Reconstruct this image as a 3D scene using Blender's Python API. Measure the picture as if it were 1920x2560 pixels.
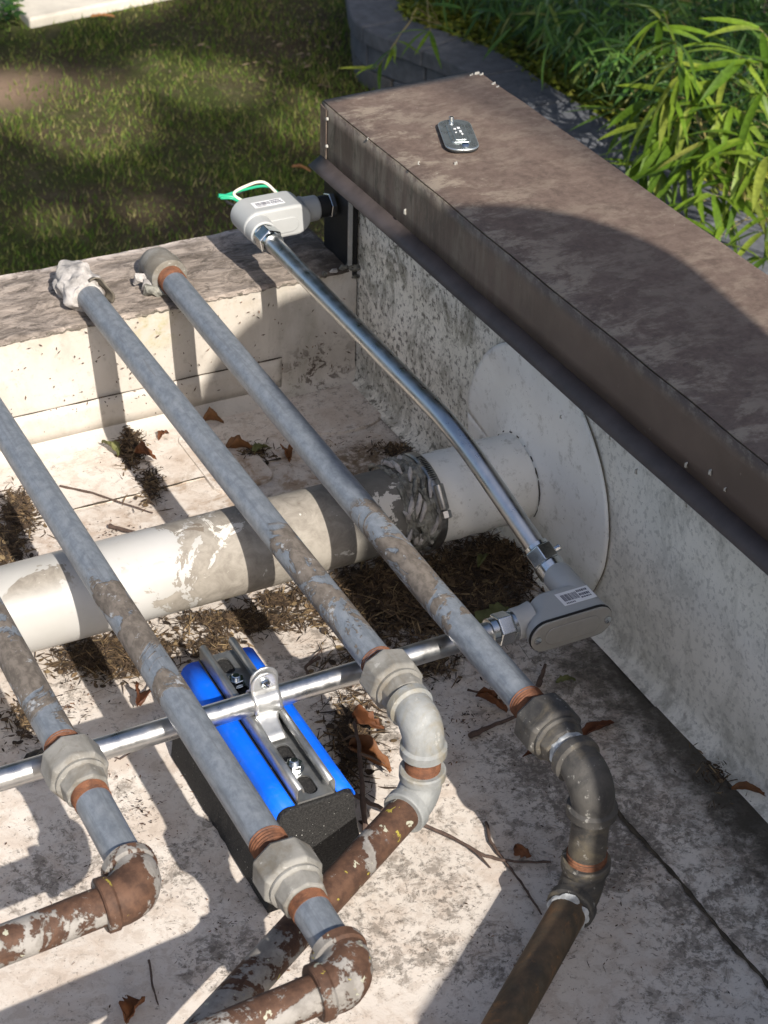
import bpy, bmesh, math, random
import numpy as np
from mathutils import Vector, Matrix, noise as mnoise

random.seed(7)
rng = np.random.default_rng(11)
for o in list(bpy.data.objects):
    bpy.data.objects.remove(o)
S = bpy.context.scene
COL = S.collection

# ------------------------------------------------------------------ camera
CAMP = np.array([-1.0683, -1.5259, 1.3856])
CR = np.array([0.8922, -0.4511, 0.0223]); CU = np.array([0.2371, 0.5098, 0.8270]); CF = np.array([0.3844, 0.7326, -0.5618])
FPX = 4770.97                                   # focal length in pixels of the 1920 x 2560 photograph
cd = bpy.data.cameras.new('camera'); cam = bpy.data.objects.new('camera', cd); COL.objects.link(cam)
cd.sensor_fit = 'VERTICAL'; cd.sensor_height = 24.0; cd.sensor_width = 18.0
cd.lens = FPX / 2560 * 24.0; cd.clip_start = 0.02; cd.clip_end = 400
cd.dof.use_dof = True; cd.dof.focus_distance = 2.05; cd.dof.aperture_fstop = 12.0
m = Matrix(((CR[0], CU[0], -CF[0], CAMP[0]), (CR[1], CU[1], -CF[1], CAMP[1]), (CR[2], CU[2], -CF[2], CAMP[2]), (0, 0, 0, 1)))
cam.matrix_world = m
S.camera = cam

# ------------------------------------------------------------------ light
SUND = Vector((0.054, 1.0, -0.77)).normalized()
sl = bpy.data.lights.new('sun', 'SUN'); sl.energy = 4.7; sl.angle = math.radians(0.53); sl.color = (1.0, 0.93, 0.84)
so = bpy.data.objects.new('sun', sl); COL.objects.link(so); so.rotation_euler = SUND.to_track_quat('-Z', 'Y').to_euler()
so.location = (0, -6, 6)
W = bpy.data.worlds.new('World'); S.world = W; W.use_nodes = True
wn = W.node_tree; sky = wn.nodes.new('ShaderNodeTexSky'); sky.sky_type = 'NISHITA'; sky.sun_disc = False
sky.sun_elevation = math.asin(-SUND.z); sky.sun_rotation = math.atan2(-SUND.x, -SUND.y)
sky.air_density = 0.85; sky.dust_density = 2.5; sky.ozone_density = 0.8
bg = wn.nodes['Background']; bg.inputs['Strength'].default_value = 0.115
wn.links.new(sky.outputs[0], bg.inputs['Color'])
S.view_settings.view_transform = 'Standard'; S.view_settings.look = 'None'; S.view_settings.gamma = 1.0
S.view_settings.exposure = 0.52; S.view_settings.use_curve_mapping = False
S.render.engine = 'CYCLES'
S.cycles.max_bounces = 5; S.cycles.diffuse_bounces = 3; S.cycles.glossy_bounces = 3; S.cycles.transmission_bounces = 2
S.render.resolution_x = 768; S.render.resolution_y = 1024

# ------------------------------------------------------------------ placing helpers
V = 1920.0 / 1659.0
def at(vx, vy, x=None, y=None, z=None):
    """the point of a real plane (x=, y= or z=) that shows at vx, vy of the 1659 px wide photograph"""
    d = CF + CR * (vx * V - 960) / FPX - CU * (vy * V - 1280) / FPX
    t = (x - CAMP[0]) / d[0] if x is not None else (y - CAMP[1]) / d[1] if y is not None else (z - CAMP[2]) / d[2]
    return Vector(CAMP + t * d)

# ------------------------------------------------------------------ material helpers
class NT:
    def __init__(s, name):
        s.m = bpy.data.materials.new(name); s.m.use_nodes = True; s.t = s.m.node_tree
        s.b = s.t.nodes['Principled BSDF']; s.out = s.t.nodes['Material Output']
        g = s.n('ShaderNodeNewGeometry'); s.pos = g.outputs['Position']; s.island = g.outputs['Random Per Island']
    def n(s, k): return s.t.nodes.new(k)
    def l(s, a, b):
        if hasattr(a, 'is_linked') or hasattr(a, 'links'): s.t.links.new(a, b)
        else:
            try: b.default_value = a
            except Exception: b.default_value = (*a, 1.0) if len(a) == 3 else a
    def scaled(s, v):
        k = s.n('ShaderNodeMapping'); k.inputs['Scale'].default_value = v; s.l(s.pos, k.inputs['Vector']); return k.outputs[0]
    def noise(s, scale, detail=4, rough=.55, dist=0, vec=None):
        k = s.n('ShaderNodeTexNoise'); k.inputs['Scale'].default_value = scale; k.inputs['Detail'].default_value = min(detail, 8)
        k.inputs['Roughness'].default_value = rough; k.inputs['Distortion'].default_value = dist
        s.l(vec if vec is not None else s.pos, k.inputs['Vector']); return k.outputs['Fac']
    def voro(s, scale, vec=None, feature='F1'):
        k = s.n('ShaderNodeTexVoronoi'); k.feature = feature; k.inputs['Scale'].default_value = scale
        s.l(vec if vec is not None else s.pos, k.inputs['Vector']); return k.outputs['Distance']
    def rng(s, f, a, b, c=0., d=1., smooth=True):
        k = s.n('ShaderNodeMapRange'); k.interpolation_type = 'SMOOTHSTEP' if smooth else 'LINEAR'
        for i, v in enumerate((f, a, b, c, d)): s.l(v, k.inputs[i])
        return k.outputs[0]
    def math(s, op, a, b=0.):
        k = s.n('ShaderNodeMath'); k.operation = op; s.l(a, k.inputs[0]); s.l(b, k.inputs[1]); return k.outputs[0]
    def mul(s, a, b): return s.math('MULTIPLY', a, b)
    def mix(s, f, a, b):
        k = s.n('ShaderNodeMix'); k.data_type = 'RGBA'; s.l(f, k.inputs[0])
        for v, i in ((a, 6), (b, 7)):
            if isinstance(v, tuple): k.inputs[i].default_value = (*v, 1.0)
            else: s.l(v, k.inputs[i])
        return k.outputs[2]
    def axis(s, i):
        k = s.n('ShaderNodeSeparateXYZ'); s.l(s.pos, k.inputs[0]); return k.outputs[i]
    def band(s, i, a, b, c, d):
        v = s.axis(i); return s.mul(s.rng(v, a, b), s.rng(v, c, d, 1., 0.))
    def blob(s, c, r, soft=1.0):
        k = s.n('ShaderNodeMapping'); k.vector_type = 'POINT'
        sc = tuple(1.0 / q for q in r); k.inputs['Scale'].default_value = sc; k.inputs['Location'].default_value = tuple(-a * b for a, b in zip(c, sc))
        s.l(s.pos, k.inputs['Vector']); d = s.n('ShaderNodeVectorMath'); d.operation = 'LENGTH'; s.l(k.outputs[0], d.inputs[0])
        return s.rng(d.outputs['Value'], 1.0 - soft, 1.0, 1., 0.)
    def bump(s, h, strength=.3, dist=.002, chain=None):
        k = s.n('ShaderNodeBump'); k.inputs['Strength'].default_value = strength; k.inputs['Distance'].default_value = dist
        s.l(h, k.inputs['Height'])
        if chain is not None: s.l(chain, k.inputs['Normal'])
        return k.outputs[0]
    def done(s, col, rough=.6, metal=0., normal=None, spec=None):
        if isinstance(col, tuple): s.b.inputs['Base Color'].default_value = (*col, 1.0)
        else: s.l(col, s.b.inputs['Base Color'])
        s.l(rough, s.b.inputs['Roughness']); s.l(metal, s.b.inputs['Metallic'])
        if normal is not None: s.l(normal, s.b.inputs['Normal'])
        if spec is not None: s.b.inputs['Specular IOR Level'].default_value = spec
        return s.m

def mat_roof():
    k = NT('roof_membrane')
    big = k.noise(2.6, 5, .6); mid = k.noise(19, 8, .68, .4); fine = k.noise(130, 6, .7); sp = k.noise(310, 3, .6)
    c = k.mix(k.rng(big, .35, .66), (.66, .61, .55), (.55, .495, .44))
    c = k.mix(k.mul(k.rng(mid, .44, .64), .5), c, (.47, .375, .30))
    c = k.mix(k.mul(k.rng(k.noise(58, 5, .75, .6), .50, .60), .42), c, (.40, .33, .27))
    # grime: grains whose density follows a broad mask
    g = k.noise(7, 6, .7, .3); g2 = k.noise(150, 5, .75, .4); g3 = k.noise(52, 6, .78, .5)
    xr = k.rng(k.axis(0), -.40, -.03, 0., 1.0); front = k.rng(k.axis(1), .40, .05, .35, 1.)
    mask = k.math('ADD', k.mul(k.rng(g, .40, .66), .55), k.mul(xr, .45))
    for (x, y, rx, ry) in ((-.62, -.20, .09, .12), (-.75, -.16, .06, .10), (-.60, -.33, .08, .06), (-.45, .02, .09, .12), (-.33, -.10, .08, .16), (-.78, .0, .14, .08), (-.20, -.30, .15, .2), (-.48, -.42, .2, .04)):
        mask = k.math('ADD', mask, k.mul(k.blob((x, y, 0), (rx, ry, 1)), .30))
    mask = k.mul(mask, front)
    c = k.mix(k.mul(k.rng(k.math('ADD', g3, k.mul(mask, .24)), .58, .72), .72), c, (.175, .150, .125))
    c = k.mix(k.mul(k.rng(k.math('ADD', g2, k.mul(mask, .19)), .62, .69), .62), c, (.085, .074, .062))
    # dark wet dirt line along the wall base
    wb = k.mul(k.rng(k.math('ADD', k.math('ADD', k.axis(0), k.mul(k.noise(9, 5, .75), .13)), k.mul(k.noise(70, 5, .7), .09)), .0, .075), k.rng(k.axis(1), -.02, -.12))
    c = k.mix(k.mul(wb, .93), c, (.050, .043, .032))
    # brown tannin stains in the back corner
    st = k.mul(k.blob((-.24, .42, 0), (.30, .15, 1)), k.rng(k.noise(22, 8, .7, .5), .45, .62))
    c = k.mix(k.mul(st, .8), c, (.25, .155, .08))
    st2 = k.mul(k.blob((-.085, .395, 0), (.10, .065, 1), .6), k.rng(k.noise(60, 6, .7), .36, .55))
    c = k.mix(k.mul(st2, .9), c, (.13, .085, .045))
    st3 = k.mul(k.blob((-.50, .40, 0), (.20, .06, 1)), k.rng(k.noise(55, 7, .7), .44, .6))
    c = k.mix(k.mul(st3, .6), c, (.33, .23, .16))
    c = k.mix(k.mul(k.rng(sp, .66, .71), .75), c, (.12, .09, .07))
    h = k.math('ADD', k.mul(fine, .5), mid)
    return k.done(c, k.rng(mid, .3, .7, .75, .55), 0, k.bump(h, .35, .003), .35)

def mat_backwall():
    k = NT('parapet_membrane')
    c = k.mix(k.rng(k.noise(4, 5, .6), .35, .68), (.585, .55, .50), (.50, .46, .405))
    gre = k.mul(k.blob((-.31, .607, .145), (.07, .1, .045)), k.rng(k.noise(45, 6, .7), .4, .6)); c = k.mix(k.mul(gre, .6), c, (.38, .36, .12))
    vert = k.noise(14, 8, .7, 0, k.scaled((1, 1, .25)))
    right = k.rng(k.axis(0), -.30, -.02)
    c = k.mix(k.mul(k.mul(k.rng(vert, .42, .62), right), .55), c, (.30, .28, .22))
    top = k.mul(k.rng(k.axis(2), .12, .18), k.rng(k.noise(30, 6, .7), .42, .62)); c = k.mix(k.mul(top, .5), c, (.40, .33, .24))
    gb = k.noise(11, 8, .74, .4, k.scaled((1, 1, .5))); c = k.mix(k.mul(k.rng(gb, .48, .66), .42), c, (.36, .33, .285)); c = k.mix(k.mul(k.rng(k.noise(90, 6, .78), .55, .66), .35), c, (.24, .21, .17))
    sp = k.rng(k.noise(170, 4, .65), .66, .72); c = k.mix(k.mul(sp, .8), c, (.13, .09, .07))
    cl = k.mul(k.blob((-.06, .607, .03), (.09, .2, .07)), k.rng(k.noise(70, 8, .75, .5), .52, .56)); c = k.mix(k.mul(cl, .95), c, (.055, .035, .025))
    return k.done(c, .55, 0, k.bump(k.noise(25, 6, .6), .3, .004), .35)

def mat_sidewall():
    k = NT('side_wall_membrane')
    c = k.mix(k.rng(k.noise(5, 5, .6), .35, .68), (.80, .77, .69), (.68, .655, .575))
    v = k.noise(22, 9, .80, .5, k.scaled((1, 1, .55))); far = k.rng(k.axis(1), -.1, .45, .35, 1.)
    up = k.rng(k.axis(2), .02, .36, .55, 1.)
    c = k.mix(k.mul(k.mul(k.rng(v, .46, .60), far), k.mul(up, .9)), c, (.15, .145, .105))
    c = k.mix(k.mul(k.rng(k.noise(120, 6, .7), .52, .60), k.mul(far, .85)), c, (.10, .095, .075))
    c = k.mix(k.mul(k.rng(k.noise(230, 3, .6), .68, .73), .7), c, (.12, .11, .09))
    low = k.mul(k.rng(k.axis(2), .10, .0), k.rng(k.noise(34, 8, .7), .45, .62)); c = k.mix(k.mul(low, .55), c, (.19, .175, .14))
    mould = k.mul(k.rng(k.axis(2), .26, .37), k.rng(k.noise(16, 7, .72), .46, .66)); c = k.mix(k.mul(mould, .55), c, (.20, .19, .13))
    return k.done(c, .6, 0, k.bump(k.math('ADD', k.noise(18, 5, .6), k.mul(k.noise(120, 5, .7), .35)), .35, .004), .3)

def mat_sleeve():
    k = NT('pipe_sleeve_membrane')
    c = k.mix(k.rng(k.noise(8, 5, .6), .35, .68), (.84, .83, .78), (.76, .745, .69))
    c = k.mix(k.mul(k.rng(k.noise(60, 8, .76), .52, .66), .5), c, (.36, .34, .28))
    c = k.mix(k.mul(k.rng(k.axis(2), .09, .05), .35), c, (.30, .29, .20))
    c = k.mix(k.mul(k.rng(k.noise(210, 3, .6), .69, .73), .7), c, (.12, .11, .09))
    return k.done(c, .55, 0, k.bump(k.noise(30, 6, .6), .35, .003), .3)

def mat_coping():
    k = NT('weathered_coping')
    v = k.noise(30, 5, .75, .8, k.scaled((.6, 1.3, 1)))
    c = k.mix(k.rng(v, .33, .66), (.13, .108, .090), (.40, .34, .29))
    c = k.mix(k.mul(k.rng(k.noise(50, 5, .75, 1.2, k.scaled((.6, 1.2, 1))), .54, .62), .6), c, (.055, .045, .038))
    edge = k.mul(k.rng(k.axis(1), .765, .785), k.rng(k.noise(40, 6, .7), .4, .55)); c = k.mix(k.mul(edge, .8), c, (.62, .55, .50))
    spn = k.noise(230, 4, .7); c = k.mix(k.mul(k.rng(spn, .60, .70), .6), c, (.50, .43, .37))
    dk = k.mul(k.rng(k.axis(0), -.10, -.03), k.rng(k.noise(24, 6, .7), .35, .55)); c = k.mix(k.mul(dk, .8), c, (.06, .047, .037))
    return k.done(c, .8, 0, k.bump(k.math('ADD', v, k.mul(spn, .4)), .7, .005), .25)

def mat_cap():
    k = NT('brown_metal_cap')
    n1 = k.noise(26, 8, .76, .3, k.scaled((.7, 1.2, 1))); n2 = k.noise(90, 5, .72, .3)
    far = k.rng(k.axis(0), .06, -.06, .35, 1.)
    c = k.mix(k.rng(n2, .3, .7), (.112, .080, .064), (.165, .122, .099))
    c = k.mix(k.mul(k.rng(n1, .46, .60), k.mul(far, .85)), c, (.30, .25, .195))
    c = k.mix(k.mul(k.rng(k.noise(40, 8, .78, .3), .52, .66), .6), c, (.080, .057, .046))
    c = k.mix(k.mul(k.rng(k.noise(150, 4, .6), .70, .74), .5), c, (.42, .38, .32))
    fas = k.rng(k.axis(0), -.0606, -.0600, 1., 0.)
    st = k.noise(40, 8, .7, .2, k.scaled((1, 1, .12)))
    c = k.mix(k.mul(k.mul(fas, k.rng(st, .42, .66)), .6), c, (.085, .078, .062))
    return k.done(c, k.rng(n1, .3, .7, .62, .48), 0, k.bump(n2, .12, .002), .4)

def mat_fascia():
    k = NT('brown_fascia'); far = k.rng(k.axis(1), -.15, .45)
    c = k.mix(k.rng(k.noise(8, 5, .6), .35, .65), (.082, .062, .052), (.115, .088, .074))
    st = k.noise(34, 8, .78, .3, k.scaled((1, 1, .16))); c = k.mix(k.mul(k.mul(k.rng(st, .42, .64), far), .8), c, (.20, .18, .145))
    c = k.mix(k.mul(k.mul(k.rng(k.noise(70, 8, .8, .3, k.scaled((1, 1, .4))), .50, .62), far), .6), c, (.045, .042, .034))
    top = k.mul(k.rng(k.axis(2), .415, .436), k.rng(k.noise(60, 6, .75), .48, .60)); c = k.mix(k.mul(top, .5), c, (.27, .24, .19))
    c = k.mix(k.mul(k.rng(k.noise(120, 4, .6), .69, .73), .4), c, (.28, .26, .22))
    return k.done(c, .5, 0, k.bump(k.noise(60, 6, .7), .08, .001), .4)

def mat_galv():
    k = NT('galvanised_pipe')
    n = k.noise(120, 5, .7, .3, k.scaled((1, .6, 1))); n2 = k.noise(24, 5, .65)
    c = k.mix(k.rng(n, .3, .7), (.150, .172, .200), (.245, .270, .300))
    c = k.mix(k.mul(k.rng(n2, .5, .75), .25), c, (.29, .305, .32))
    ln = k.noise(60, 6, .75, .2, k.scaled((2.5, .07, 2.5))); c = k.mix(k.mul(k.rng(ln, .50, .64), .45), c, (.115, .128, .145))
    sc = k.noise(30, 7, .7, .3, k.scaled((2.2, .18, 2.2))); c = k.mix(k.mul(k.rng(sc, .62, .68), .45), c, (.13, .135, .14))
    mk = k.band(1, -.225, -.16, -.02, .05)
    pt = k.rng(k.math('ADD', k.noise(15, 7, .66, 1.6, k.scaled((1, .8, 1))), k.mul(mk, .10)), .575, .605)
    patch = k.mul(pt, k.rng(mk, 0., .25))
    c = k.mix(patch, c, k.mix(k.rng(n, .35, .65), (.095, .080, .066), (.175, .150, .126)))
    c = k.mix(k.mul(k.mul(patch, k.rng(k.noise(55, 6, .7), .60, .66)), .8), c, (.36, .38, .40))
    rough = k.math('ADD', k.mul(patch, .28), .46)
    nrm = k.bump(patch, .8, .0012); nrm = k.bump(n, .12, .0008, nrm)
    return k.done(c, rough, k.mul(k.math('SUBTRACT', 1., patch), .25), nrm, .45)

def mat_rustthread():
    k = NT('rusty_thread')
    n = k.noise(90, 7, .7)
    c = k.mix(k.rng(n, .3, .7), (.070, .030, .017), (.185, .078, .040))
    c = k.mix(k.mul(k.rng(k.noise(40, 6, .7), .58, .7), .7), c, (.25, .115, .060))
    return k.done(c, .75, 0, k.bump(n, .4, .001), .3)

def mat_fitting(name, a, b, grime, amt):
    k = NT(name)
    n = k.noise(28, 7, .65, .5); n2 = k.noise(110, 6, .7)
    c = k.mix(k.rng(n, .33, .67), a, b)
    c = k.mix(k.mul(k.rng(k.noise(16, 8, .72, .6), .46, .62), amt), c, grime)
    c = k.mix(k.mul(k.rng(n2, .60, .68), .4), c, (.50, .49, .45))
    cr = k.noise(420, 3, .6); return k.done(c, .68, .05, k.bump(k.math('ADD', k.math('ADD', n, k.mul(n2, .5)), k.mul(cr, .25)), .5, .0014), .4)

def mat_rustpipe():
    k = NT('rusty_painted_pipe')
    n = k.noise(70, 8, .7); p = k.noise(15, 8, .66, .9)
    rust = k.mix(k.rng(n, .3, .7), (.050, .027, .018), (.120, .064, .040))
    paint = k.mix(k.rng(k.noise(50, 7, .7), .35, .65), (.18, .168, .152), (.29, .275, .255))
    left = k.rng(k.axis(0), -.50, -.62)
    pf = k.rng(k.math('ADD', k.math('ADD', k.mul(p, .7), k.mul(n, .3)), k.mul(left, .05)), .545, .565)
    c = k.mix(pf, rust, paint)
    c = k.mix(k.mul(k.rng(k.noise(52, 4, .6, .4), .665, .68), .9), c, (.40, .40, .31))
    c = k.mix(k.mul(k.rng(k.noise(64, 4, .6, .5), .675, .69), .9), c, (.34, .29, .05))
    c = k.mix(k.mul(k.rng(k.noise(21, 5, .6), .66, .69), .8), c, (.15, .155, .165))
    return k.done(c, .72, 0, k.bump(k.math('ADD', k.mul(n, .35), pf), .6, .0012), .3)

def mat_darkrustpipe():
    k = NT('dark_rusty_pipe')
    n = k.noise(60, 8, .7); b = k.noise(12, 6, .65, .5)
    c = k.mix(k.rng(b, .35, .65), (.055, .045, .032), (.165, .108, .062))
    c = k.mix(k.mul(k.rng(n, .5, .68), .6), c, (.10, .085, .06))
    c = k.mix(k.mul(k.rng(k.noise(24, 8, .75, .5), .54, .64), .75), c, (.24, .125, .055))
    c = k.mix(k.mul(k.rng(k.noise(38, 8, .78, .3), .55, .66), .6), c, (.05, .045, .038))
    return k.done(c, .75, 0, k.bump(n, .4, .001), .3)

def mat_bigpipe():
    k = NT('peeling_white_pipe')
    p = k.noise(11, 9, .66, 1.0); ps = k.noise(48, 7, .7, .5)
    m1 = k.rng(k.axis(0), -.66, -.28, 0., 1.)
    f = k.rng(k.math('ADD', k.math('ADD', k.mul(m1, .34), k.mul(p, .75)), k.mul(ps, .25)), .655, .665)
    toplo = k.mul(k.rng(k.axis(2), .140, .157), k.rng(k.noise(7, 6, .7, .6), .54, .56)); f = k.math('MAXIMUM', f, toplo)
    white = k.mix(k.rng(k.noise(6, 5, .6), .3, .7), (.46, .455, .44), (.385, .378, .355))
    white = k.mix(k.mul(k.rng(ps, .63, .70), .5), white, (.33, .31, .27))
    grey = k.mix(k.rng(ps, .3, .7), (.185, .165, .138), (.31, .285, .245))
    m2 = k.rng(k.axis(0), -.28, -.235); grey = k.mix(k.mul(m2, .75), grey, (.085, .085, .078))
    c = k.mix(f, white, grey)
    c = k.mix(k.mul(k.mul(f, k.rng(k.noise(26, 8, .7, .7), .60, .615)), .9), c, (.60, .58, .53))
    und = k.mul(k.rng(k.axis(2), .085, .060), k.rng(k.noise(30, 6, .7), .40, .6)); c = k.mix(k.mul(und, .7), c, (.20, .18, .08))
    c = k.mix(k.mul(k.rng(k.noise(33, 5, .6, .4), .70, .715), .8), c, (.15, .12, .09))
    return k.done(c, k.math('ADD', k.mul(f, .35), .38), 0, k.bump(f, -.8, .0014), .45)

def mat_metal(name, col, rough, metal=1., scale=60, var=.25, bump=.05):
    k = NT(name); n = k.noise(scale, 6, .65)
    d = tuple(q * (1 - var) for q in col)
    return k.done(k.mix(k.rng(n, .3, .7), d, col), k.rng(n, .3, .7, rough * .8, rough * 1.25), metal, k.bump(n, bump, .0005))

def mat_plain(name, col, rough=.6, var=.2, scale=40, bump=.15, dist=.001, metal=0., spec=.4):
    k = NT(name); n = k.noise(scale, 7, .65); d = tuple(q * (1 - var) for q in col)
    return k.done(k.mix(k.rng(n, .3, .7), d, col), rough, metal, k.bump(n, bump, dist), spec)

def mat_rubber():
    k = NT('recycled_rubber'); v = k.noise(520, 3, .6)
    c = k.mix(k.rng(v, .35, .7), (.010, .010, .010), (.032, .031, .030))
    c = k.mix(k.rng(k.noise(420, 2, .5), .735, .75), c, (.55, .55, .52))
    return k.done(c, .8, 0, k.bump(v, .8, .0015), .35)

def mat_islands(name, stops, rough=.7, translucent=0., objrand=False, grain=60):
    k = NT(name)
    if objrand:
        oi = k.n('ShaderNodeObjectInfo'); src = oi.outputs['Random']
    else: src = k.island
    r = k.n('ShaderNodeValToRGB'); e = r.color_ramp.elements
    while len(e) < len(stops): e.new(.5)
    for i, (p, c) in enumerate(stops): e[i].position = p; e[i].color = (*c, 1)
    k.l(src, r.inputs[0]); n = k.noise(grain, 5, .65)
    dk = k.n('ShaderNodeMix'); dk.data_type = 'RGBA'; dk.blend_type = 'MULTIPLY'; dk.inputs[0].default_value = 1.
    g = k.rng(n, .3, .7, .72, 1.15); comb = k.n('ShaderNodeCombineColor')
    for i in range(3): k.l(g, comb.inputs[i])
    k.l(r.outputs[0], dk.inputs[6]); k.l(comb.outputs[0], dk.inputs[7]); c = dk.outputs[2]
    k.done(c, rough, 0, None, .35)
    if translucent:
        tr = k.n('ShaderNodeBsdfTranslucent'); k.l(c, tr.inputs[0]); mx = k.n('ShaderNodeMixShader'); mx.inputs[0].default_value = translucent
        k.l(k.b.outputs[0], mx.inputs[1]); k.l(tr.outputs[0], mx.inputs[2]); k.l(mx.outputs[0], k.out.inputs[0])
    return k.m

def mat_blue():
    k = NT('blue_strip'); n = k.noise(70, 6, .75)
    c = k.mix(k.mul(k.rng(n, .5, .72), .07), (.002, .125, .78), (.30, .33, .38))
    c = k.mix(k.mul(k.rng(k.noise(190, 4, .7), .66, .70), .5), c, (.05, .06, .08)); return k.done(c, k.rng(n, .3, .7, .45, .62), 0, k.bump(n, .05, .0006), .2)

def mat_lawn():
    k = NT('lawn_soil'); a = k.noise(1.3, 6, .62, .3); b = k.noise(9, 8, .7); f = k.noise(60, 6, .7)
    c = k.mix(k.rng(a, .36, .62), (.095, .070, .045), (.062, .080, .020))
    c = k.mix(k.mul(k.rng(b, .48, .66), .6), c, (.15, .122, .078))
    c = k.mix(k.mul(k.rng(f, .4, .65), .5), c, (.05, .045, .024))
    bare = k.blob((1.0, 6.05, -1.72), (.40, .36, 2)); c = k.mix(k.mul(bare, .65), c, (.40, .28, .20))
    return k.done(c, .95, 0, k.bump(f, .9, .02), .1)

M = dict(
    roof=mat_roof(), back=mat_backwall(), side=mat_sidewall(), sleeve=mat_sleeve(), coping=mat_coping(), cap=mat_cap(), galv=mat_galv(),
    thread=mat_rustthread(), fit=mat_fitting('galvanised_fitting', (.165, .158, .140), (.27, .262, .240), (.13, .105, .07), .6),
    fitg=mat_fitting('grey_fitting', (.20, .21, .21), (.30, .31, .305), (.22, .18, .105), .6),
    fitd=mat_fitting('sooty_fitting', (.032, .031, .031), (.085, .080, .072), (.18, .15, .10), .55),
    rust=mat_rustpipe(), drust=mat_darkrustpipe(), big=mat_bigpipe(),
    emt=mat_metal('zinc_conduit', (.62, .625, .625), .33, 1., 60, .14, .006), zinc=mat_metal('bright_zinc', (.70, .73, .74), .2, 1., 90, .15, .01),
    strut=mat_metal('strut_steel', (.42, .43, .43), .36, .85, 50, .25, .02), clampm=mat_metal('strap_steel', (.60, .605, .60), .34, .8, 70, .15, .02),
    plate=mat_metal('brushed_plate', (.50, .54, .54), .30, .85, 60, .15, .01),
    hose=mat_metal('dull_stainless', (.42, .41, .385), .36, .9, 90, .4, .2),
    lb=mat_plain('grey_enamel', (.40, .41, .405), .42, .06, 30, .03, .0005), lbc=mat_plain('cover_enamel', (.30, .29, .265), .26, .15, 25, .05, .0006),
    rubber=mat_rubber(), fascia=mat_fascia(), hem=mat_plain('drip_edge_metal', (.075, .062, .060), .5, .35, 30, .06, .001), blue=mat_blue(), black=mat_plain('black_flashing', (.018, .018, .019), .45, .4, 20, .1, .001),
    gasket=mat_plain('gasket', (.02, .02, .02), .6), white=mat_plain('white_label', (.80, .80, .80), .5, .05, 60, .02), ink=mat_plain('printed_ink', (.06, .06, .09), .6),
    seal=mat_plain('chalky_sealant', (.54, .51, .48), .75, .55, 55, .7, .003), sealg=mat_plain('grey_sealant', (.30, .295, .255), .65, .86, 70, .8, .004),
    tape=mat_plain('thread_tape', (.60, .62, .62), .7, .55, 90, .5), flap=mat_plain('grey_flap', (.16, .14, .11), .7, .3, 60, .4),
    green=mat_plain('green_wire', (.02, .36, .19), .35, .1), cream=mat_plain('white_wire', (.70, .66, .52), .35, .1), blackw=mat_plain('black_wire', (.02, .02, .02), .35, .1),
    twig=mat_plain('twig_bark', (.105, .070, .055), .8, .45, 120, .6), dirt=mat_plain('seam_dirt', (.075, .060, .042), .9, .6, 60, .8, .003),
    litter=mat_islands('leaf_litter', ((0., (.026, .018, .012)), (.35, (.055, .036, .023)), (.65, (.095, .063, .036)), (.88, (.165, .11, .058)), (1., (.26, .19, .10))), .85),
    crumb=mat_islands('roof_grit', ((0., (.03, .022, .018)), (.6, (.10, .06, .04)), (1., (.20, .11, .06))), .85),
    brownleaf=mat_islands('dead_leaf', ((0., (.10, .035, .016)), (.5, (.19, .075, .028)), (1., (.26, .125, .05))), .65, .15, True),
    greenleaf=mat_islands('fallen_green_leaf', ((0., (.12, .13, .045)), (1., (.16, .165, .06))), .6, .15, True),
    bamboo=mat_islands('bamboo_leaf', ((0., (.07, .14, .014)), (.45, (.13, .225, .02)), (.85, (.21, .30, .035)), (.96, (.25, .30, .05)), (1., (.34, .28, .10))), .42, .32, True),
    thicket=mat_islands('bamboo_thicket_leaf', ((0., (.025, .07, .014)), (.6, (.05, .125, .02)), (.92, (.095, .18, .03)), (1., (.22, .20, .07))), .5, .28),
    cover=mat_islands('ground_cover_leaf', ((0., (.10, .15, .012)), (.6, (.19, .23, .02)), (1., (.28, .27, .035))), .6, .2),
    cane=mat_plain('bamboo_cane', (.36, .30, .13), .5, .4, 30, .1), grass=mat_islands('grass_blade', ((0., (.06, .13, .014)), (.45, (.13, .21, .025)), (.75, (.24, .26, .055)), (1., (.38, .32, .15))), .7, .25),
    lawn=mat_lawn(), soil=mat_plain('bed_soil', (.06, .042, .028), .95, .5, 30, .9, .02),
    cblock=mat_plain('concrete_block', (.125, .133, .15), .85, .35, 22, .5, .004), cblock2=mat_plain('concrete_block_brown', (.125, .12, .115), .85, .35, 22, .5, .004),
    slab=mat_plain('pale_concrete', (.62, .58, .50), .8, .2, 8, .3, .004), stucco=mat_plain('stucco', (.50, .47, .42), .85, .2, 40, .5, .004),
    treeleaf=mat_islands('tree_leaf', ((0., (.025, .055, .012)), (1., (.06, .11, .022))), .6, .08), bark=mat_plain('bark', (.10, .075, .055), .9, .5, 12, .8, .02),
    stucksp=mat_plain('pale_lichen', (.42, .41, .37), .8, .2), caster=mat_metal('caster_metal', (.55, .55, .54), .45, .7, 10, .2, .05), lawnleaf=mat_islands('lawn_leaf', ((0., (.14, .09, .05)), (1., (.30, .24, .16))), .8),
    orange=mat_plain('orange_strip', (.42, .20, .08), .7),
)

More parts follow.
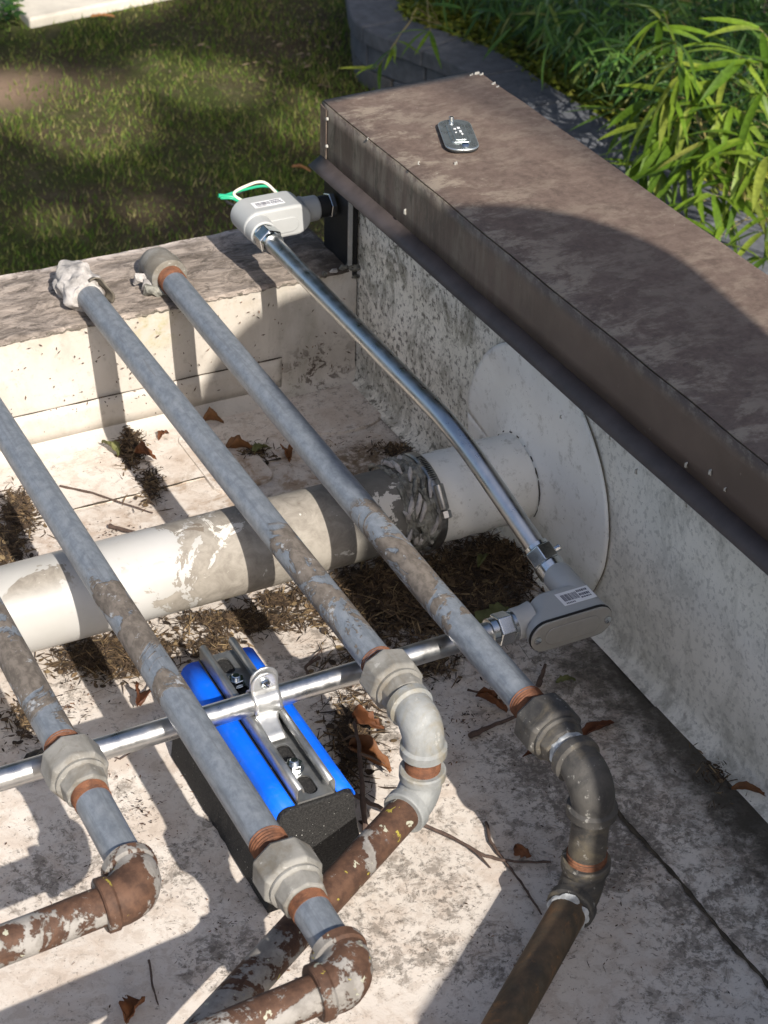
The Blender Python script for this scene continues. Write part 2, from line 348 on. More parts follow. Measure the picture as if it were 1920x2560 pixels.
# ------------------------------------------------------------------ geometry helpers
class G:
    def __init__(s): s.v = []; s.f = []
    def add(s, vs, fs):
        o = len(s.v); s.v += [tuple(q) for q in vs]; s.f += [tuple(i + o for i in f) for f in fs]; return s
    def box(s, c, d, R=None):
        c = Vector(c); vs = []
        for x in (-.5, .5):
            for y in (-.5, .5):
                for z in (-.5, .5):
                    p = Vector((x * d[0], y * d[1], z * d[2])); vs.append(c + (R @ p if R else p))
        return s.add(vs, [(0, 1, 3, 2), (4, 6, 7, 5), (0, 4, 5, 1), (2, 3, 7, 6), (0, 2, 6, 4), (1, 5, 7, 3)])
    def tube(s, path, rad, n=24, cap=True, phase=0., wob=0., wf=30.):
        P = [Vector(p) for p in path]; rad = rad if hasattr(rad, '__len__') else [rad] * len(P)
        T = []
        for i in range(len(P)):
            d = (P[min(i + 1, len(P) - 1)] - P[max(i - 1, 0)]); T.append(d.normalized() if d.length > 1e-9 else T[-1])
        a = Vector((0, 0, 1)) if abs(T[0].z) < .9 else Vector((1, 0, 0))
        N = (a - T[0] * a.dot(T[0])).normalized(); vs = []
        for i, p in enumerate(P):
            N = (N - T[i] * N.dot(T[i])).normalized(); B = T[i].cross(N)
            for j in range(n):
                t = 2 * math.pi * j / n + phase; q = N * math.cos(t) + B * math.sin(t); r = rad[i]
                if wob: r *= 1 + wob * mnoise.noise((p + q * r) * wf)
                vs.append(p + q * r)
        fs = [(i * n + j, i * n + (j + 1) % n, (i + 1) * n + (j + 1) % n, (i + 1) * n + j) for i in range(len(P) - 1) for j in range(n)]
        if cap: fs += [tuple(range(n - 1, -1, -1)), tuple((len(P) - 1) * n + j for j in range(n))]
        return s.add(vs, fs)
    def prism(s, poly, ext):
        """poly: 3-D points of a planar outline; ext: extrusion vector"""
        n = len(poly); e = Vector(ext); vs = [Vector(p) for p in poly] + [Vector(p) + e for p in poly]
        return s.add(vs, [tuple(range(n - 1, -1, -1)), tuple(range(n, 2 * n))] + [(i, (i + 1) % n, n + (i + 1) % n, n + i) for i in range(n)])
    def grid(s, fn, nu, nv):
        vs = [fn(i / nu, j / nv) for i in range(nu + 1) for j in range(nv + 1)]
        return s.add(vs, [(i * (nv + 1) + j, (i + 1) * (nv + 1) + j, (i + 1) * (nv + 1) + j + 1, i * (nv + 1) + j + 1) for i in range(nu) for j in range(nv)])

def finish_mesh(me, smooth, sharp=35):
    bm = bmesh.new(); bm.from_mesh(me); bmesh.ops.recalc_face_normals(bm, faces=bm.faces[:])
    for e in bm.edges:
        if len(e.link_faces) == 2 and e.calc_face_angle(0) > math.radians(sharp): e.smooth = False
    bm.to_mesh(me); bm.free()
    if smooth:
        for p in me.polygons: p.use_smooth = True

def obj(name, g, mat, parent=None, smooth=False, bevel=0., solid=0., seg=2, kind=None, label=None, recalc=True):
    me = bpy.data.meshes.new(name); me.from_pydata(g.v, [], g.f)
    if recalc: finish_mesh(me, smooth)
    elif smooth:
        for p in me.polygons: p.use_smooth = True
    me.materials.append(M[mat]); o = bpy.data.objects.new(name, me); COL.objects.link(o)
    if parent is not None:
        o.parent = parent; t = Vector((0, 0, 0)); q = parent
        while q is not None: t += q.location; q = q.parent
        o.location = -t
    if solid:
        md = o.modifiers.new('thickness', 'SOLIDIFY'); md.thickness = solid; md.offset = 0
    if bevel:
        md = o.modifiers.new('bevel', 'BEVEL'); md.width = bevel; md.segments = seg; md.limit_method = 'ANGLE'; md.angle_limit = math.radians(38)
        md.harden_normals = False
    if kind: o['kind'] = kind
    if label: o['label'] = label
    return o
def thing(name, label, cat, loc=(0, 0, 0), group=None):
    o = bpy.data.objects.new(name, None); o.empty_display_size = .02; COL.objects.link(o); o.location = loc
    o['label'] = label; o['category'] = cat
    if group: o['group'] = group
    return o
def tag(o, label, cat, group=None):
    o['label'] = label; o['category'] = cat
    if group: o['group'] = group
    return o

def stadium(cx, cz, L, H, n=10):
    """outline of a slot, long axis first coordinate"""
    r = H / 2; pts = []
    for i in range(n + 1):
        t = -math.pi / 2 + math.pi * i / n; pts.append((cx + L / 2 - r + r * math.cos(t), cz + r * math.sin(t)))
    for i in range(n + 1):
        t = math.pi / 2 + math.pi * i / n; pts.append((cx - L / 2 + r + r * math.cos(t), cz + r * math.sin(t)))
    return pts
def fbm(p, f, o=3):
    a = 0; k = 1
    for i in range(o): a += k * mnoise.noise(Vector(p) * f * 2 ** i); k *= .5
    return a

GZ = -1.72; BZ = -1.45; PZ = .1747; PY0 = .607; PY1 = .788

# ================================================================== SETTING
def setting(name, g, mat, smooth=False):
    return obj(name, g, mat, None, smooth, kind='structure')
g = G(); g.grid(lambda a, b: (-40 + 80 * a, -30 + 90 * b, GZ + .0 + .012 * mnoise.noise(Vector((a * 60, b * 60, 0)))), 80, 90)
setting('lawn', g, 'lawn', True)

# the flat roof: membrane laid with slight undulation
def roofz(x, y): return .0022 * mnoise.noise(Vector((x * 6, y * 6, 0))) + .0010 * mnoise.noise(Vector((x * 21, y * 21, 3)))
g = G(); g.grid(lambda a, b: (-1.8 + 1.796 * a, -2.0 + 2.604 * b, roofz(-1.8 + 1.796 * a, -2.0 + 2.604 * b)), 120, 170)
roof = setting('flat_roof', g, 'roof', True)
# lapped sheets of the membrane
def sheet(poly, z=.0026, mat='roof', name='membrane_sheet', nseg=1):
    g = G(); g.prism([(x, y, -.004) for x, y in poly], (0, 0, z + .004)); return obj(name, g, mat, roof, bevel=.001)
sheet([(-.150, -2.0), (-.150, -.205), (-.155, -.19), (-.165, -.18), (-.42, -.178 - .6), (-.60, -1.5), (-.6, -2.0)][:1] + [(-.150, -.2), (-.0045, -.2), (-.0045, -2.0)], .0034)
def ribbon(fn, n, w0, w1, h=.0012):
    """flat ragged line of dirt: fn(t) -> centre and side vector"""
    g = G(); vs = []; fs = []
    for i in range(n + 1):
        c, sd = fn(i / n); a = w0 + (w1 - w0) * max(0, .5 + mnoise.noise(Vector((c.x * 60, c.y * 60, 1)))); b = w0 + (w1 - w0) * max(0, .5 + mnoise.noise(Vector((c.x * 60, c.y * 60, 9))))
        vs += [c - sd * a, c + Vector((0, 0, h)), c + sd * b]
    for i in range(n): o = i * 3; fs += [(o, o + 1, o + 4, o + 3), (o + 1, o + 2, o + 5, o + 4)]
    return g.add(vs, fs)
obj('seam_dirt', ribbon(lambda t: (Vector((-.1515 + .0012 * math.sin(t * 60), -.202 - 1.75 * t, .0030)), Vector((1, 0, 0))), 420, .0008, .0042), 'dirt', roof, True)
# lap at the foot of the back parapet
ylap = .452
g = G(); g.prism([(-1.8, ylap, -.004), (-.19, ylap, -.004), (-.17, ylap + .004, -.004), (-.16, ylap + .02, -.004), (-.16, PY0 - .02, -.004), (-1.8, PY0 - .02, -.004)], (0, 0, .0072)); obj('membrane_sheet', g, 'roof', roof, bevel=.001)
obj('seam_dirt', ribbon(lambda t: (Vector((-1.75 + 1.56 * t, ylap - .001 + .0008 * math.sin(t * 70), .0026)), Vector((0, 1, 0))), 360, .0004, .0032), 'dirt', roof, True)
# rounded corner patch
def rrect(x0, y0, x1, y1, r, n=6):
    p = []
    for cx, cy, a in ((x1 - r, y1 - r, 0), (x0 + r, y1 - r, 90), (x0 + r, y0 + r, 180), (x1 - r, y0 + r, 270)):
        for i in range(n + 1):
            t = math.radians(a + 90 * i / n); p.append((cx + r * math.cos(t), cy + r * math.sin(t)))
    return p
g = G(); g.prism([(x, y, -.004) for x, y in rrect(-.30, .405, -.215, .56, .02)], (0, 0, .0098)); obj('membrane_patch', g, 'roof', roof, bevel=.001)
g = G(); g.prism([(x, y, -.004) for x, y in rrect(-.13, .475, -.004, .603, .05)], (0, 0, .0083)); obj('membrane_patch', g, 'roof', roof, bevel=.001)

# building shell below the roof
g = G(); g.box((-.87, -1.1, (GZ - .06) / 2 - .03), (1.9, 3.7, -GZ - .06)); setting('building', g, 'stucco')

# ------------------------------------------------------------------ low back parapet
lp = thing('low_parapet', 'low roof-edge parapet with white membrane face and weathered dark top', 'parapet', (-.8, .7, 0))
def lpface(a, b):
    x = -1.8 + 1.797 * a
    # profile from the roof (b=0) up to the top edge (b=1), small cove at the foot
    L = .04; tot = L + PZ
    s = b * tot
    if s < L: t = s / L * math.pi / 2; y = PY0 - .028 + .028 * math.sin(t); z = .003 + .028 * (1 - math.cos(t)) * .9
    else: y = PY0; z = .028 + (s - L) / PZ * (PZ - .028)
    w = .0016 * fbm((x * 5, z * 5, 1), 1.4); return (x, y + w - .0005, z + (.003 * fbm((x * 30, 0, 5), 1, 4) if b > .97 else 0))
g = G(); g.grid(lpface, 420, 26); obj('membrane_face', g, 'back', lp, True)
# lower sheet of the face, lapped at the seam
def lplow(a, b):
    x = -1.8 + 1.68 * a; z = .016 + (.0632 - .016) * b
    return (x, PY0 - .0032 + .0016 * fbm((x * 5, z * 5, 1), 1.4), z)
g = G(); g.grid(lplow, 180, 3); obj('lap_sheet', g, 'back', lp, True, solid=.0024)
g = G(); g.tube([(-1.75 + 1.63 * i / 200, PY0 - .0046 + .0016 * fbm(((-1.75 + 1.63 * i / 200) * 5, .0632 * 5, 1), 1.4), .0636) for i in range(201)], [.0004 + .0009 * max(0, .4 + mnoise.noise(Vector((i * .21, 0, 0)))) for i in range(201)], 6); obj('seam_dirt', g, 'dirt', lp, True)
def lptop(a, b):
    x = -1.8 + 1.785 * a; y = PY0 - .004 + (PY1 - PY0 + .004) * b
    rag = .004 * fbm((x * 40, y * 2, 0), 1, 3) if b in (0., 1.) else 0
    return (x, y + rag, PZ + .0025 + .0022 * fbm((x * 14, y * 24, 2), 1.0, 4) - (.004 if b in (0., 1.) else 0))
g = G(); g.grid(lptop, 300, 36); obj('weathered_top', g, 'coping', lp, True)
g = G(); g.box((-.9, (PY0 + PY1) / 2 + .003, PZ / 2 - .05), (1.79, PY1 - PY0 - .010, PZ + .092)); obj('core', g, 'coping', lp)
g = G(); g.box((-.9, PY1 - .006, (PZ - .06) / 2 - .01), (1.80, .006, PZ + .07)); obj('outer_face', g, 'stucco', lp)
# ragged bead of old sealant along the inner top edge
def bead(x0, x1, n):
    g = G(); g.tube([(x0 + (x1 - x0) * i / n, PY0 - .003 + .0015 * math.sin(i * 1.9), PZ - .001 + .0015 * math.sin(i * .9)) for i in range(n + 1)], [max(.0004, .0009 + .0016 * mnoise.noise(Vector((i * .37, x0, 0)))) for i in range(n + 1)], 8); return g
obj('sealant_edge', bead(-1.7, -.05, 480), 'flap', lp, True)

# ------------------------------------------------------------------ tall parapet on the right
tp = thing('tall_parapet', 'tall parapet wall with mouldy white membrane under a brown metal cap', 'parapet', (.06, -.4, 0))
def tpface(a, b):
    y = -2.0 + 2.62 * a; L = .03; H = .36; tot = L + H; s = b * tot
    if s < L: t = s / L * math.pi / 2; x = -.02 + .02 * math.sin(t) - .004; z = .003 + .02 * (1 - math.cos(t))
    else: x = -.004; z = .023 + (s - L) / H * (H - .015)
    return (x + .0022 * fbm((y * 4, z * 4, 7), 1.3) + .003, y, z)
g = G(); g.grid(tpface, 170, 34); obj('membrane_face', g, 'side', tp, True)
g = G(); g.box((.069, -.70, -.69), (.126, 2.66, 2.08)); obj('core', g, 'stucco', tp)
XI, XO, ZT, ZF, YE = -.0608, .1666, .4355, .3608, .5937
g = G(); prof = [(XI + .021, .347), (XI - .021, .347), (XI - .0215, .3495), (XI, ZF), (XI, ZT - .001), (XI + .001, ZT), (XO, ZT + .004), (XO + .001, ZT + .003), (XO + .001, .36), (XO - .003, .36), (XO - .003, .43)]
# top sheet + fascias as one bent sheet, subdivided so it is not dead straight
ny = 160
prof2 = [(XI, ZT), (XI + .05, ZT + .0012), (XI + .115, ZT + .002), (XO - .05, ZT + .003), (XO, ZT + .003), (XO, .40), (XO, .355)]
def capf(a, b):
    y = -2.2 + (2.2 + YE) * a; i = min(int(b * (len(prof2) - 1) + 1e-6), len(prof2) - 2); t = b * (len(prof2) - 1) - i
    x = prof2[i][0] * (1 - t) + prof2[i + 1][0] * t; z = prof2[i][1] * (1 - t) + prof2[i + 1][1] * t
    w = .0022 * mnoise.noise(Vector((y * 3.1, x * 8, 1))) + .0007 * mnoise.noise(Vector((y * 14, x * 30, 4))); return (x + w * .7, y, z + w)
g = G(); g.grid(capf, ny, len(prof2) - 1); obj('metal_cap', g, 'cap', tp, True, solid=.0016)
def fasf(a, b):
    y = -2.2 + (2.2 + YE) * a; z = ZF - .001 + (ZT - ZF + .0002) * b; w = .0022 * mnoise.noise(Vector((y * 3.1, XI * 8, 1))) + .0007 * mnoise.noise(Vector((y * 14, XI * 30, 4)))
    return (XI - .0014 + w * .7 + .0006 * mnoise.noise(Vector((y * 9, z * 20, 2))), y, z + w * b)
g = G(); g.grid(fasf, 160, 4); obj('cap_fascia', g, 'fascia', tp, True, solid=.0014)
g = G(); g.prism([(XI, YE - .0006, ZF - .003), (XI, YE - .0006, ZT), (XO, YE - .0006, ZT + .003), (XO, YE - .0006, .357)], (0, .0016, 0)); obj('cap_end', g, 'cap', tp, bevel=.0006)
g = G(); g.prism([(XI - .0032, YE + .0008, ZF), (XI - .0032, YE + .0008, ZT - .004), (XI - .0032, YE - .017, ZT - .006), (XI - .0032, YE - .017, ZF)], (-.0012, 0, 0)); obj('folded_tab', g, 'cap', tp, bevel=.0004)
def hemf(a, b):
    y = -2.2 + (2.2 + YE + .001) * a; w = .0010 * mnoise.noise(Vector((y * 4, b, 3))); return (XI - .0215 * b + w, y, ZF + .0005 - .0135 * b + w * .5)
g = G(); g.grid(hemf, 80, 2); obj('drip_edge', g, 'hem', tp, True, solid=.0014)
g = G(); g.box((-.031, -.70, .350), (.055, 2.60, .006)); obj('drip_underside', g, 'black', tp)
for (vx, vy) in ((707, 257), (706, 316)):
    p = at(vx, vy, x=XI - .0048); g = G(); g.tube([(p.x + .001, p.y, p.z), (p.x - .0012, p.y, p.z), (p.x - .002, p.y, p.z)], [.0024, .0022, .001], 12); obj('rivet', g, 'stucksp', tp, True)
for (vx, vy, r) in ((1018, 163, .0022), (1030, 160, .0036), (1040, 162, .0026), (1066, 182, .0026), (1075, 188, .0020), (985, 352, .0016)):
    p = at(vx, vy, z=ZT + .004); g = G(); g.tube([p + Vector((-r, -r * .3, -.003)), p + Vector((-r * .5, 0, .001)), p + Vector((r * .6, .2 * r, .0014)), p + Vector((r, 0, -.003))], [r * .5, r * .8, r * .7, r * .4], 7, wob=.5, wf=900); obj('lichen_spot', g, 'stucksp', tp, True)
for (vx, vy, r) in ((876, 457, .0035), (1318, 945, .0022), (1342, 950, .0016), (1375, 1018, .003), (1483, 1004, .0028), (1535, 1020, .003), (1483, 1090, .0026), (1512, 1100, .002), (1567, 1057, .002), (1212, 900, .002), (905, 352, .002), (795, 300, .0016)):
    p = at(vx, vy, x=XI - .0026); g = G(); g.tube([p + Vector((.001, 0, -r * 1.3)), p + Vector((-.0008, 0, -r * .6)), p + Vector((-.0008, 0, r * .6)), p + Vector((.001, 0, r))], [r * .2, r * .5, r * .45, r * .2], 7, wob=.4, wf=900); obj('lichen_spot', g, 'stucksp', tp, True)
# black flashing at the far end and its bright bent edge
XB = -.014
pa = at(762, 410, x=XB); pb = at(700, 372, x=XB)
g = G(); g.prism([(XB, pa.y, .372), (XB, pa.y, PZ + .006), (XB, pa.y + .03, PZ - .004), (XB, pb.y, .17), (XB, pb.y, .372)], (.003, 0, 0)); obj('corner_flashing', g, 'black', tp, bevel=.001)
g = G(); g.box((-.0065, (pa.y + pb.y) / 2 + .002, .265), (.007, abs(pb.y - pa.y) - .002, .20)); obj('flashing_backing', g, 'black', tp, bevel=.002)
pc = at(756, 430, x=XB - .004); pd = at(751, 570, x=XB - .004)
g = G(); g.box((XB - .003, pc.y, (.36 + pd.z) / 2), (.006, .0045, .36 - pd.z)); obj('flashing_edge', g, 'clampm', tp, bevel=.0008)
for i, (vx, vy, r, mt) in enumerate(((742, 578, .004, 'sealg'), (757, 574, .0045, 'sealg'), (772, 578, .006, 'sealg'), (780, 588, .005, 'seal'), (770, 598, .0035, 'sealg'), (722, 586, .0035, 'seal'), (702, 592, .003, 'sealg'), (684, 598, .003, 'seal'))):
    p = at(vx, vy, y=PY0 - .004); L = r * random.uniform(1.2, 2.2); g = G(); g.tube([p + Vector((-L, .002, -r * .3)), p + Vector((-L * .4, 0, r * .3)), p + Vector((L * .4, -.001, r * .2)), p + Vector((L, .001, -r * .6))], [r * .3, r, r * .8, r * .25], 12, wob=.9, wf=260); obj('sealant_crumb', g, mt, tp, True)

# ================================================================== DRAIN PIPE
BY, BZ0, BR = .140, .109, .0507
dp = thing('drain_pipe', 'thick white drain pipe with peeling paint crossing the roof into the side wall', 'pipe', (-.5, BY, 0))
g = G(); g.tube([(-1.75 + (1.61) * i / 40, BY, BZ0) for i in range(41)], BR, 56, wob=.010, wf=14); obj('pipe', g, 'big', dp, True)
g = G(); n = 14; g.tube([(-.150 + .148 * i / n, BY, BZ0) for i in range(n + 1)], [.0548 + .0006 * math.sin(i * 2) for i in range(n)] + [.0560], 56, wob=.012, wf=20); obj('sleeve', g, 'sleeve', dp, True)
# round wall flange, clipped by the roof, with a soft flare round the sleeve
DC, DR = (.112, .125), .165
def disc(a, b):
    t = 2 * math.pi * a; r0 = .054; r = r0 + (DR - r0) * b
    y = DC[0] + (BY - DC[0]) * (1 - b) + r * math.cos(t); z = DC[1] + (BZ0 - DC[1]) * (1 - b) + r * math.sin(t); z2 = max(z, .004)
    x = -.0042 - .010 * math.exp(-b * 7) + .0016 * fbm((y * 9, z * 9, 3), 1.5); 
    if z < .03: x -= (.03 - z) * .22
    return (x, y, z2)
g = G(); g.grid(disc, 96, 16); obj('wall_flange', g, 'sleeve', dp, True, solid=.0014, recalc=True)
g = G(); pts = []
for i in range(97):
    x, y, z = disc(i / 96, 1.0)
    if z > .006: pts.append((x + .0012, y, z))
k0 = max(range(len(pts)), key=lambda i: (Vector(pts[i]) - Vector(pts[i - 1])).length); pts = pts[k0:] + pts[:k0]
g.tube(pts, [.0003 + .0006 * random.random() for _ in pts], 6); obj('flange_edge', g, 'flap', dp, True)
g = G(); g.tube([(-.0125 + .001 * math.sin(i * 3), BY + .0568 * math.cos(i / 40 * 2 * math.pi), BZ0 + .0568 * math.sin(i / 40 * 2 * math.pi)) for i in range(41)], [.0012 + .0012 * max(0, mnoise.noise(Vector((i * .6, 0, 0)))) for i in range(41)], 6); obj('joint_line', g, 'dirt', dp, True)
# sealant mess and hose clamp
g = G(); n = 22
g.tube([(-.190 + .042 * i / n, BY, BZ0) for i in range(n + 1)], [.0512 + .0048 * (i / n) ** .6 + .0022 * mnoise.noise(Vector((i * 1.1, 2, 0))) for i in range(n + 1)], 80, wob=.17, wf=75); obj('old_sealant', g, 'sealg', dp, True)
for i in range(44):
    t = random.uniform(-.6, 2.4); x = -.192 + random.random() * .046; c = Vector((x, BY - .054 * math.cos(t), BZ0 + .054 * math.sin(t)))
    tg = Vector((random.uniform(-.5, .5), math.sin(t), math.cos(t))).normalized(); L = random.uniform(.006, .02); out = Vector((0, -math.cos(t), math.sin(t)))
    g = G(); g.tube([c - tg * L, c - tg * L * .3 + out * .003, c + tg * L * .4 + out * .004, c + tg * L], [.0012, .0032, .0028, .001], 8, wob=.5, wf=200); obj('sealant_curl', g, random.choice(('seal', 'sealg', 'sealg')), dp, True)
hc = None; XC = -.146
g = G(); ring = []
for i in range(49):
    t = 2 * math.pi * i / 48; ring.append(t)
def hband(a, b):
    t = 2 * math.pi * a; r = .0595 + .0012 * math.sin(3 * t); return (XC - .0062 + .0124 * b, BY + r * math.cos(t), BZ0 + r * math.sin(t))
g.grid(hband, 64, 2); hc = obj('hose_clamp', g, 'hose', dp, True, solid=.0014)
def outp(t, r): return Vector((XC, BY - r * math.cos(t), BZ0 + r * math.sin(t)))
for i in range(14):
    t = math.radians(58 + i * 2.9); c = outp(t, .0608); R = Matrix.Rotation(-(math.pi / 2 - t), 3, 'X'); g = G(); g.box(c, (.007, .0011, .0007), R); obj('slot', g, 'gasket', hc)
t0 = math.radians(38); c = outp(t0, .0640); tv = Vector((0, math.sin(t0), math.cos(t0))); 
g = G(); g.tube([c - tv * .017, c - tv * .015, c + tv * .013, c + tv * .014], [.0052, .0062, .0062, .005], 16); obj('screw_housing', g, 'hose', hc, True)
g = G(); g.tube([c - tv * .028, c - tv * .027, c - tv * .019, c - tv * .018], [.0055, .0072, .0072, .005], 8); obj('screw_head', g, 'hose', hc)

# ================================================================== GAS PIPES
PR = .0167; PZZ = .2
def straight(x, y0, y1, r, mat, root, name, n=24, z=PZZ, seg=10, wob=.0):
    g = G(); g.tube([(x, y0 + (y1 - y0) * i / seg, z) for i in range(seg + 1)], r, n, wob=wob, wf=40); return obj(name, g, mat, root, True)
def lathe_y(x, z, prof, n, mat, root, name, smooth=True, phase=0., bevel=0.):
    g = G(); g.tube([(x, y, z) for y, r in prof], [r for y, r in prof], n, phase=phase); return obj(name, g, mat, root, smooth, bevel=bevel)
def threads(a, b, r, root, mat='thread', rings=6):
    a = Vector(a); b = Vector(b); P = []; R = []
    for i in range(rings * 2 + 1):
        P.append(a.lerp(b, i / (rings * 2))); R.append(r + (.0011 if i % 2 else -.0006))
    g = G(); g.tube(P, R, 24); return obj('thread', g, mat, root, True)
def union(x, y0, root, mat, nut=.037, tail=.022, phase=.2, R=.0295):
    """nut towards +Y at y0, tail towards the camera"""
    y1 = y0 - nut
    g = G(); g.tube([(x, y0, PZZ), (x, y0 - .003, PZZ), (x, y0 - .007, PZZ), (x, y1 + .004, PZZ), (x, y1, PZZ)], [.0225, R * .90, R, R, R * .88], 8, phase=phase); nt = obj('union_nut', g, mat, root, False, bevel=.0016)
    g = G(); g.tube([(x, y1 - .0006 + .0, PZZ), (x, y1 - .003, PZZ), (x, y1 - .005, PZZ)], [R * .84, R * .84, R * .76], 32); obj('union_collar', g, mat, root, True)
    g = G(); g.tube([(x, y1 + .002, PZZ), (x, y1 - .008, PZZ), (x, y1 - tail + .002, PZZ), (x, y1 - tail, PZZ)], [R * .78, R * .76, R * .72, R * .66], 8, phase=phase + .3); obj('union_tail', g, mat, root, False, bevel=.0014)
    return y1 - tail
def arc(c, a, b, R, n=10):
    """90 degree path: corner c, coming from direction a (unit, away from the corner), leaving along b"""
    c = Vector(c); a = Vector(a).normalized(); b = Vector(b).normalized(); ce = c + (a + b) * R; P = []
    for i in range(n + 1):
        t = math.pi / 2 * i / n; P.append(ce - b * R * math.cos(t) - a * R * math.sin(t))
    return P
def elbow(c, a, b, root, mat, leg=.034, R=.021, r=.0208, rim=.0245, wob=.0, name='elbow'):
    c = Vector(c); a = Vector(a).normalized(); b = Vector(b).normalized()
    A = arc(c, a, b, R); P = []; rr = []
    for s, q in ((leg, rim * .93), (leg - .0015, rim), (leg - .010, rim), (leg - .0125, r)): P.append(c + a * s); rr.append(q)
    for i, p in enumerate(A): P.append(p); rr.append(r * (1 + .05 * math.sin(math.pi * i / (len(A) - 1))))
    for s, q in ((leg - .0125, r), (leg - .010, rim), (leg - .0015, rim), (leg, rim * .93)): P.append(c + b * s); rr.append(q)
    g = G(); g.tube(P, rr, 32, wob=wob, wf=60); return obj(name, g, mat, root, True)
def run(p, d, L, r, mat, root, name, wob=.012):
    p = Vector(p); d = Vector(d).normalized(); n = max(8, int(L / .03)); g = G(); g.tube([p + d * L * i / n for i in range(n + 1)], r, 28, wob=wob, wf=45); return obj(name, g, mat, root, True)
def parapet_end(x, root, mat='fit'):
    elbow((x, .690, PZZ), (0, -1, 0), (0, 0, -1), root, mat, leg=.030, name='coupling')
def pipe_label(a): return a
# line on the far left
P0 = thing('gas_pipe', 'leftmost grey gas pipe with a union nut and rusty elbow turning off the left edge', 'pipe', (-.7035, -.2, 0), 'gas pipes crossing the roof')
x = -.7035; straight(x, .662, -.199, PR, 'galv', P0, 'pipe'); parapet_end(x, P0); threads((x, -.196, PZZ), (x, -.216, PZZ), PR, P0)
ye = union(x, -.2125, P0, 'fit', .038, .021); threads((x, ye + .002, PZZ), (x, ye - .0135, PZZ), PR, P0); straight(x, ye - .012, -.372, PR * 1.01, 'galv', P0, 'nipple'); threads((x, -.362, PZZ), (x, -.374, PZZ), PR, P0, rings=3)
elbow((x, -.407, PZZ), (0, 1, 0), (-1, 0, -.03), P0, 'rust', leg=.038, R=.024, r=.0222, rim=.0244, wob=.035); run((x - .03, -.407, PZZ - .001), (-1, -.02, -.05), .95, .0172, 'rust', P0, 'rusty_pipe', .03)
# second line: elbow at the lower edge
P1 = thing('gas_pipe', 'grey gas pipe passing left of the blue support, rusty elbow at lower edge', 'pipe', (-.583, -.3, 0), 'gas pipes crossing the roof')
x = -.583; straight(x, .662, -.398, PR, 'galv', P1, 'pipe'); parapet_end(x, P1); threads((x, -.395, PZZ), (x, -.4225, PZZ), PR, P1, rings=8)
ye = union(x, -.4205, P1, 'fit', .036, .022, .35); threads((x, ye + .002, PZZ), (x, ye - .0125, PZZ), PR, P1); straight(x, ye - .011, -.548, PR * 1.01, 'galv', P1, 'nipple'); threads((x, -.533, PZZ), (x, -.545, PZZ), PR, P1, rings=3)
elbow((x, -.572, PZZ), (0, 1, 0), (-1, 0, -.03), P1, 'rust', leg=.037, R=.024, r=.0222, rim=.0244, wob=.035); run((x - .03, -.572, PZZ - .001), (-1, -.02, -.05), .9, .0172, 'rust', P1, 'rusty_pipe', .03)
# third line
P2 = thing('gas_pipe', 'grey gas pipe with white sealant lump on the far parapet and pale double elbow', 'pipe', (-.382, -.2, 0), 'gas pipes crossing the roof')
x = -.382; straight(x, .640, -.216, PR, 'galv', P2, 'pipe'); threads((x, -.210, PZZ), (x, -.227, PZZ), PR, P2)
g = G(); n = 16; g.tube([(x - .002, .632 + .085 * i / n, PZZ - .010 * (i / n) ** 3) for i in range(n + 1)], [.0195, .0225, .0250, .0262, .0265, .0255, .0268, .0270, .0262, .0272, .0275, .0265, .0262, .0250, .0225, .017, .007], 56, wob=.30, wf=85); obj('sealant_lump', g, 'seal', P2, True)
g = G(); g.tube([(x, .690, PZZ - .004), (x, .695, PZZ - .02), (x, .697, PZZ - .05)], [.024, .025, .026], 20, wob=.15, wf=60); obj('riser', g, 'seal', P2, True)
def flapf(a, b):
    t = math.radians(-5 + 120 * a); r = .0205 + .0065 * b + .002 * math.sin(a * 9); return (x + .003 + r * math.sin(t), .632 - .006 * b + .010 * (1 - b) + .003 * math.sin(a * 6), PZZ + r * math.cos(t))
g = G(); g.grid(flapf, 16, 4); obj('torn_wrap', g, 'flap', P2, True, solid=.0018)
ye = union(x, -.2235, P2, 'fit', .035, .019, .1, .0292); threads((x, ye + .002, PZZ), (x, ye - .0135, PZZ), PR, P2)
c1 = Vector((-.384, -.3165, PZZ)); elbow(c1, (0, 1, 0), (0, 0, -1), P2, 'fitg', leg=.0365, R=.024, r=.0198, rim=.0230)
threads(c1 + Vector((0, 0, -.034)), c1 + Vector((0, 0, -.060)), PR, P2, rings=8)
D2 = Vector((-.858, -.513, 0)).normalized(); c2 = Vector((-.384, -.3165, .111)); elbow(c2, (0, 0, 1), D2, P2, 'fitg', leg=.0340, R=.024, r=.0198, rim=.0230)
run(c2 + D2 * .030, D2, .85, .0172, 'rust', P2, 'rusty_pipe', .02)
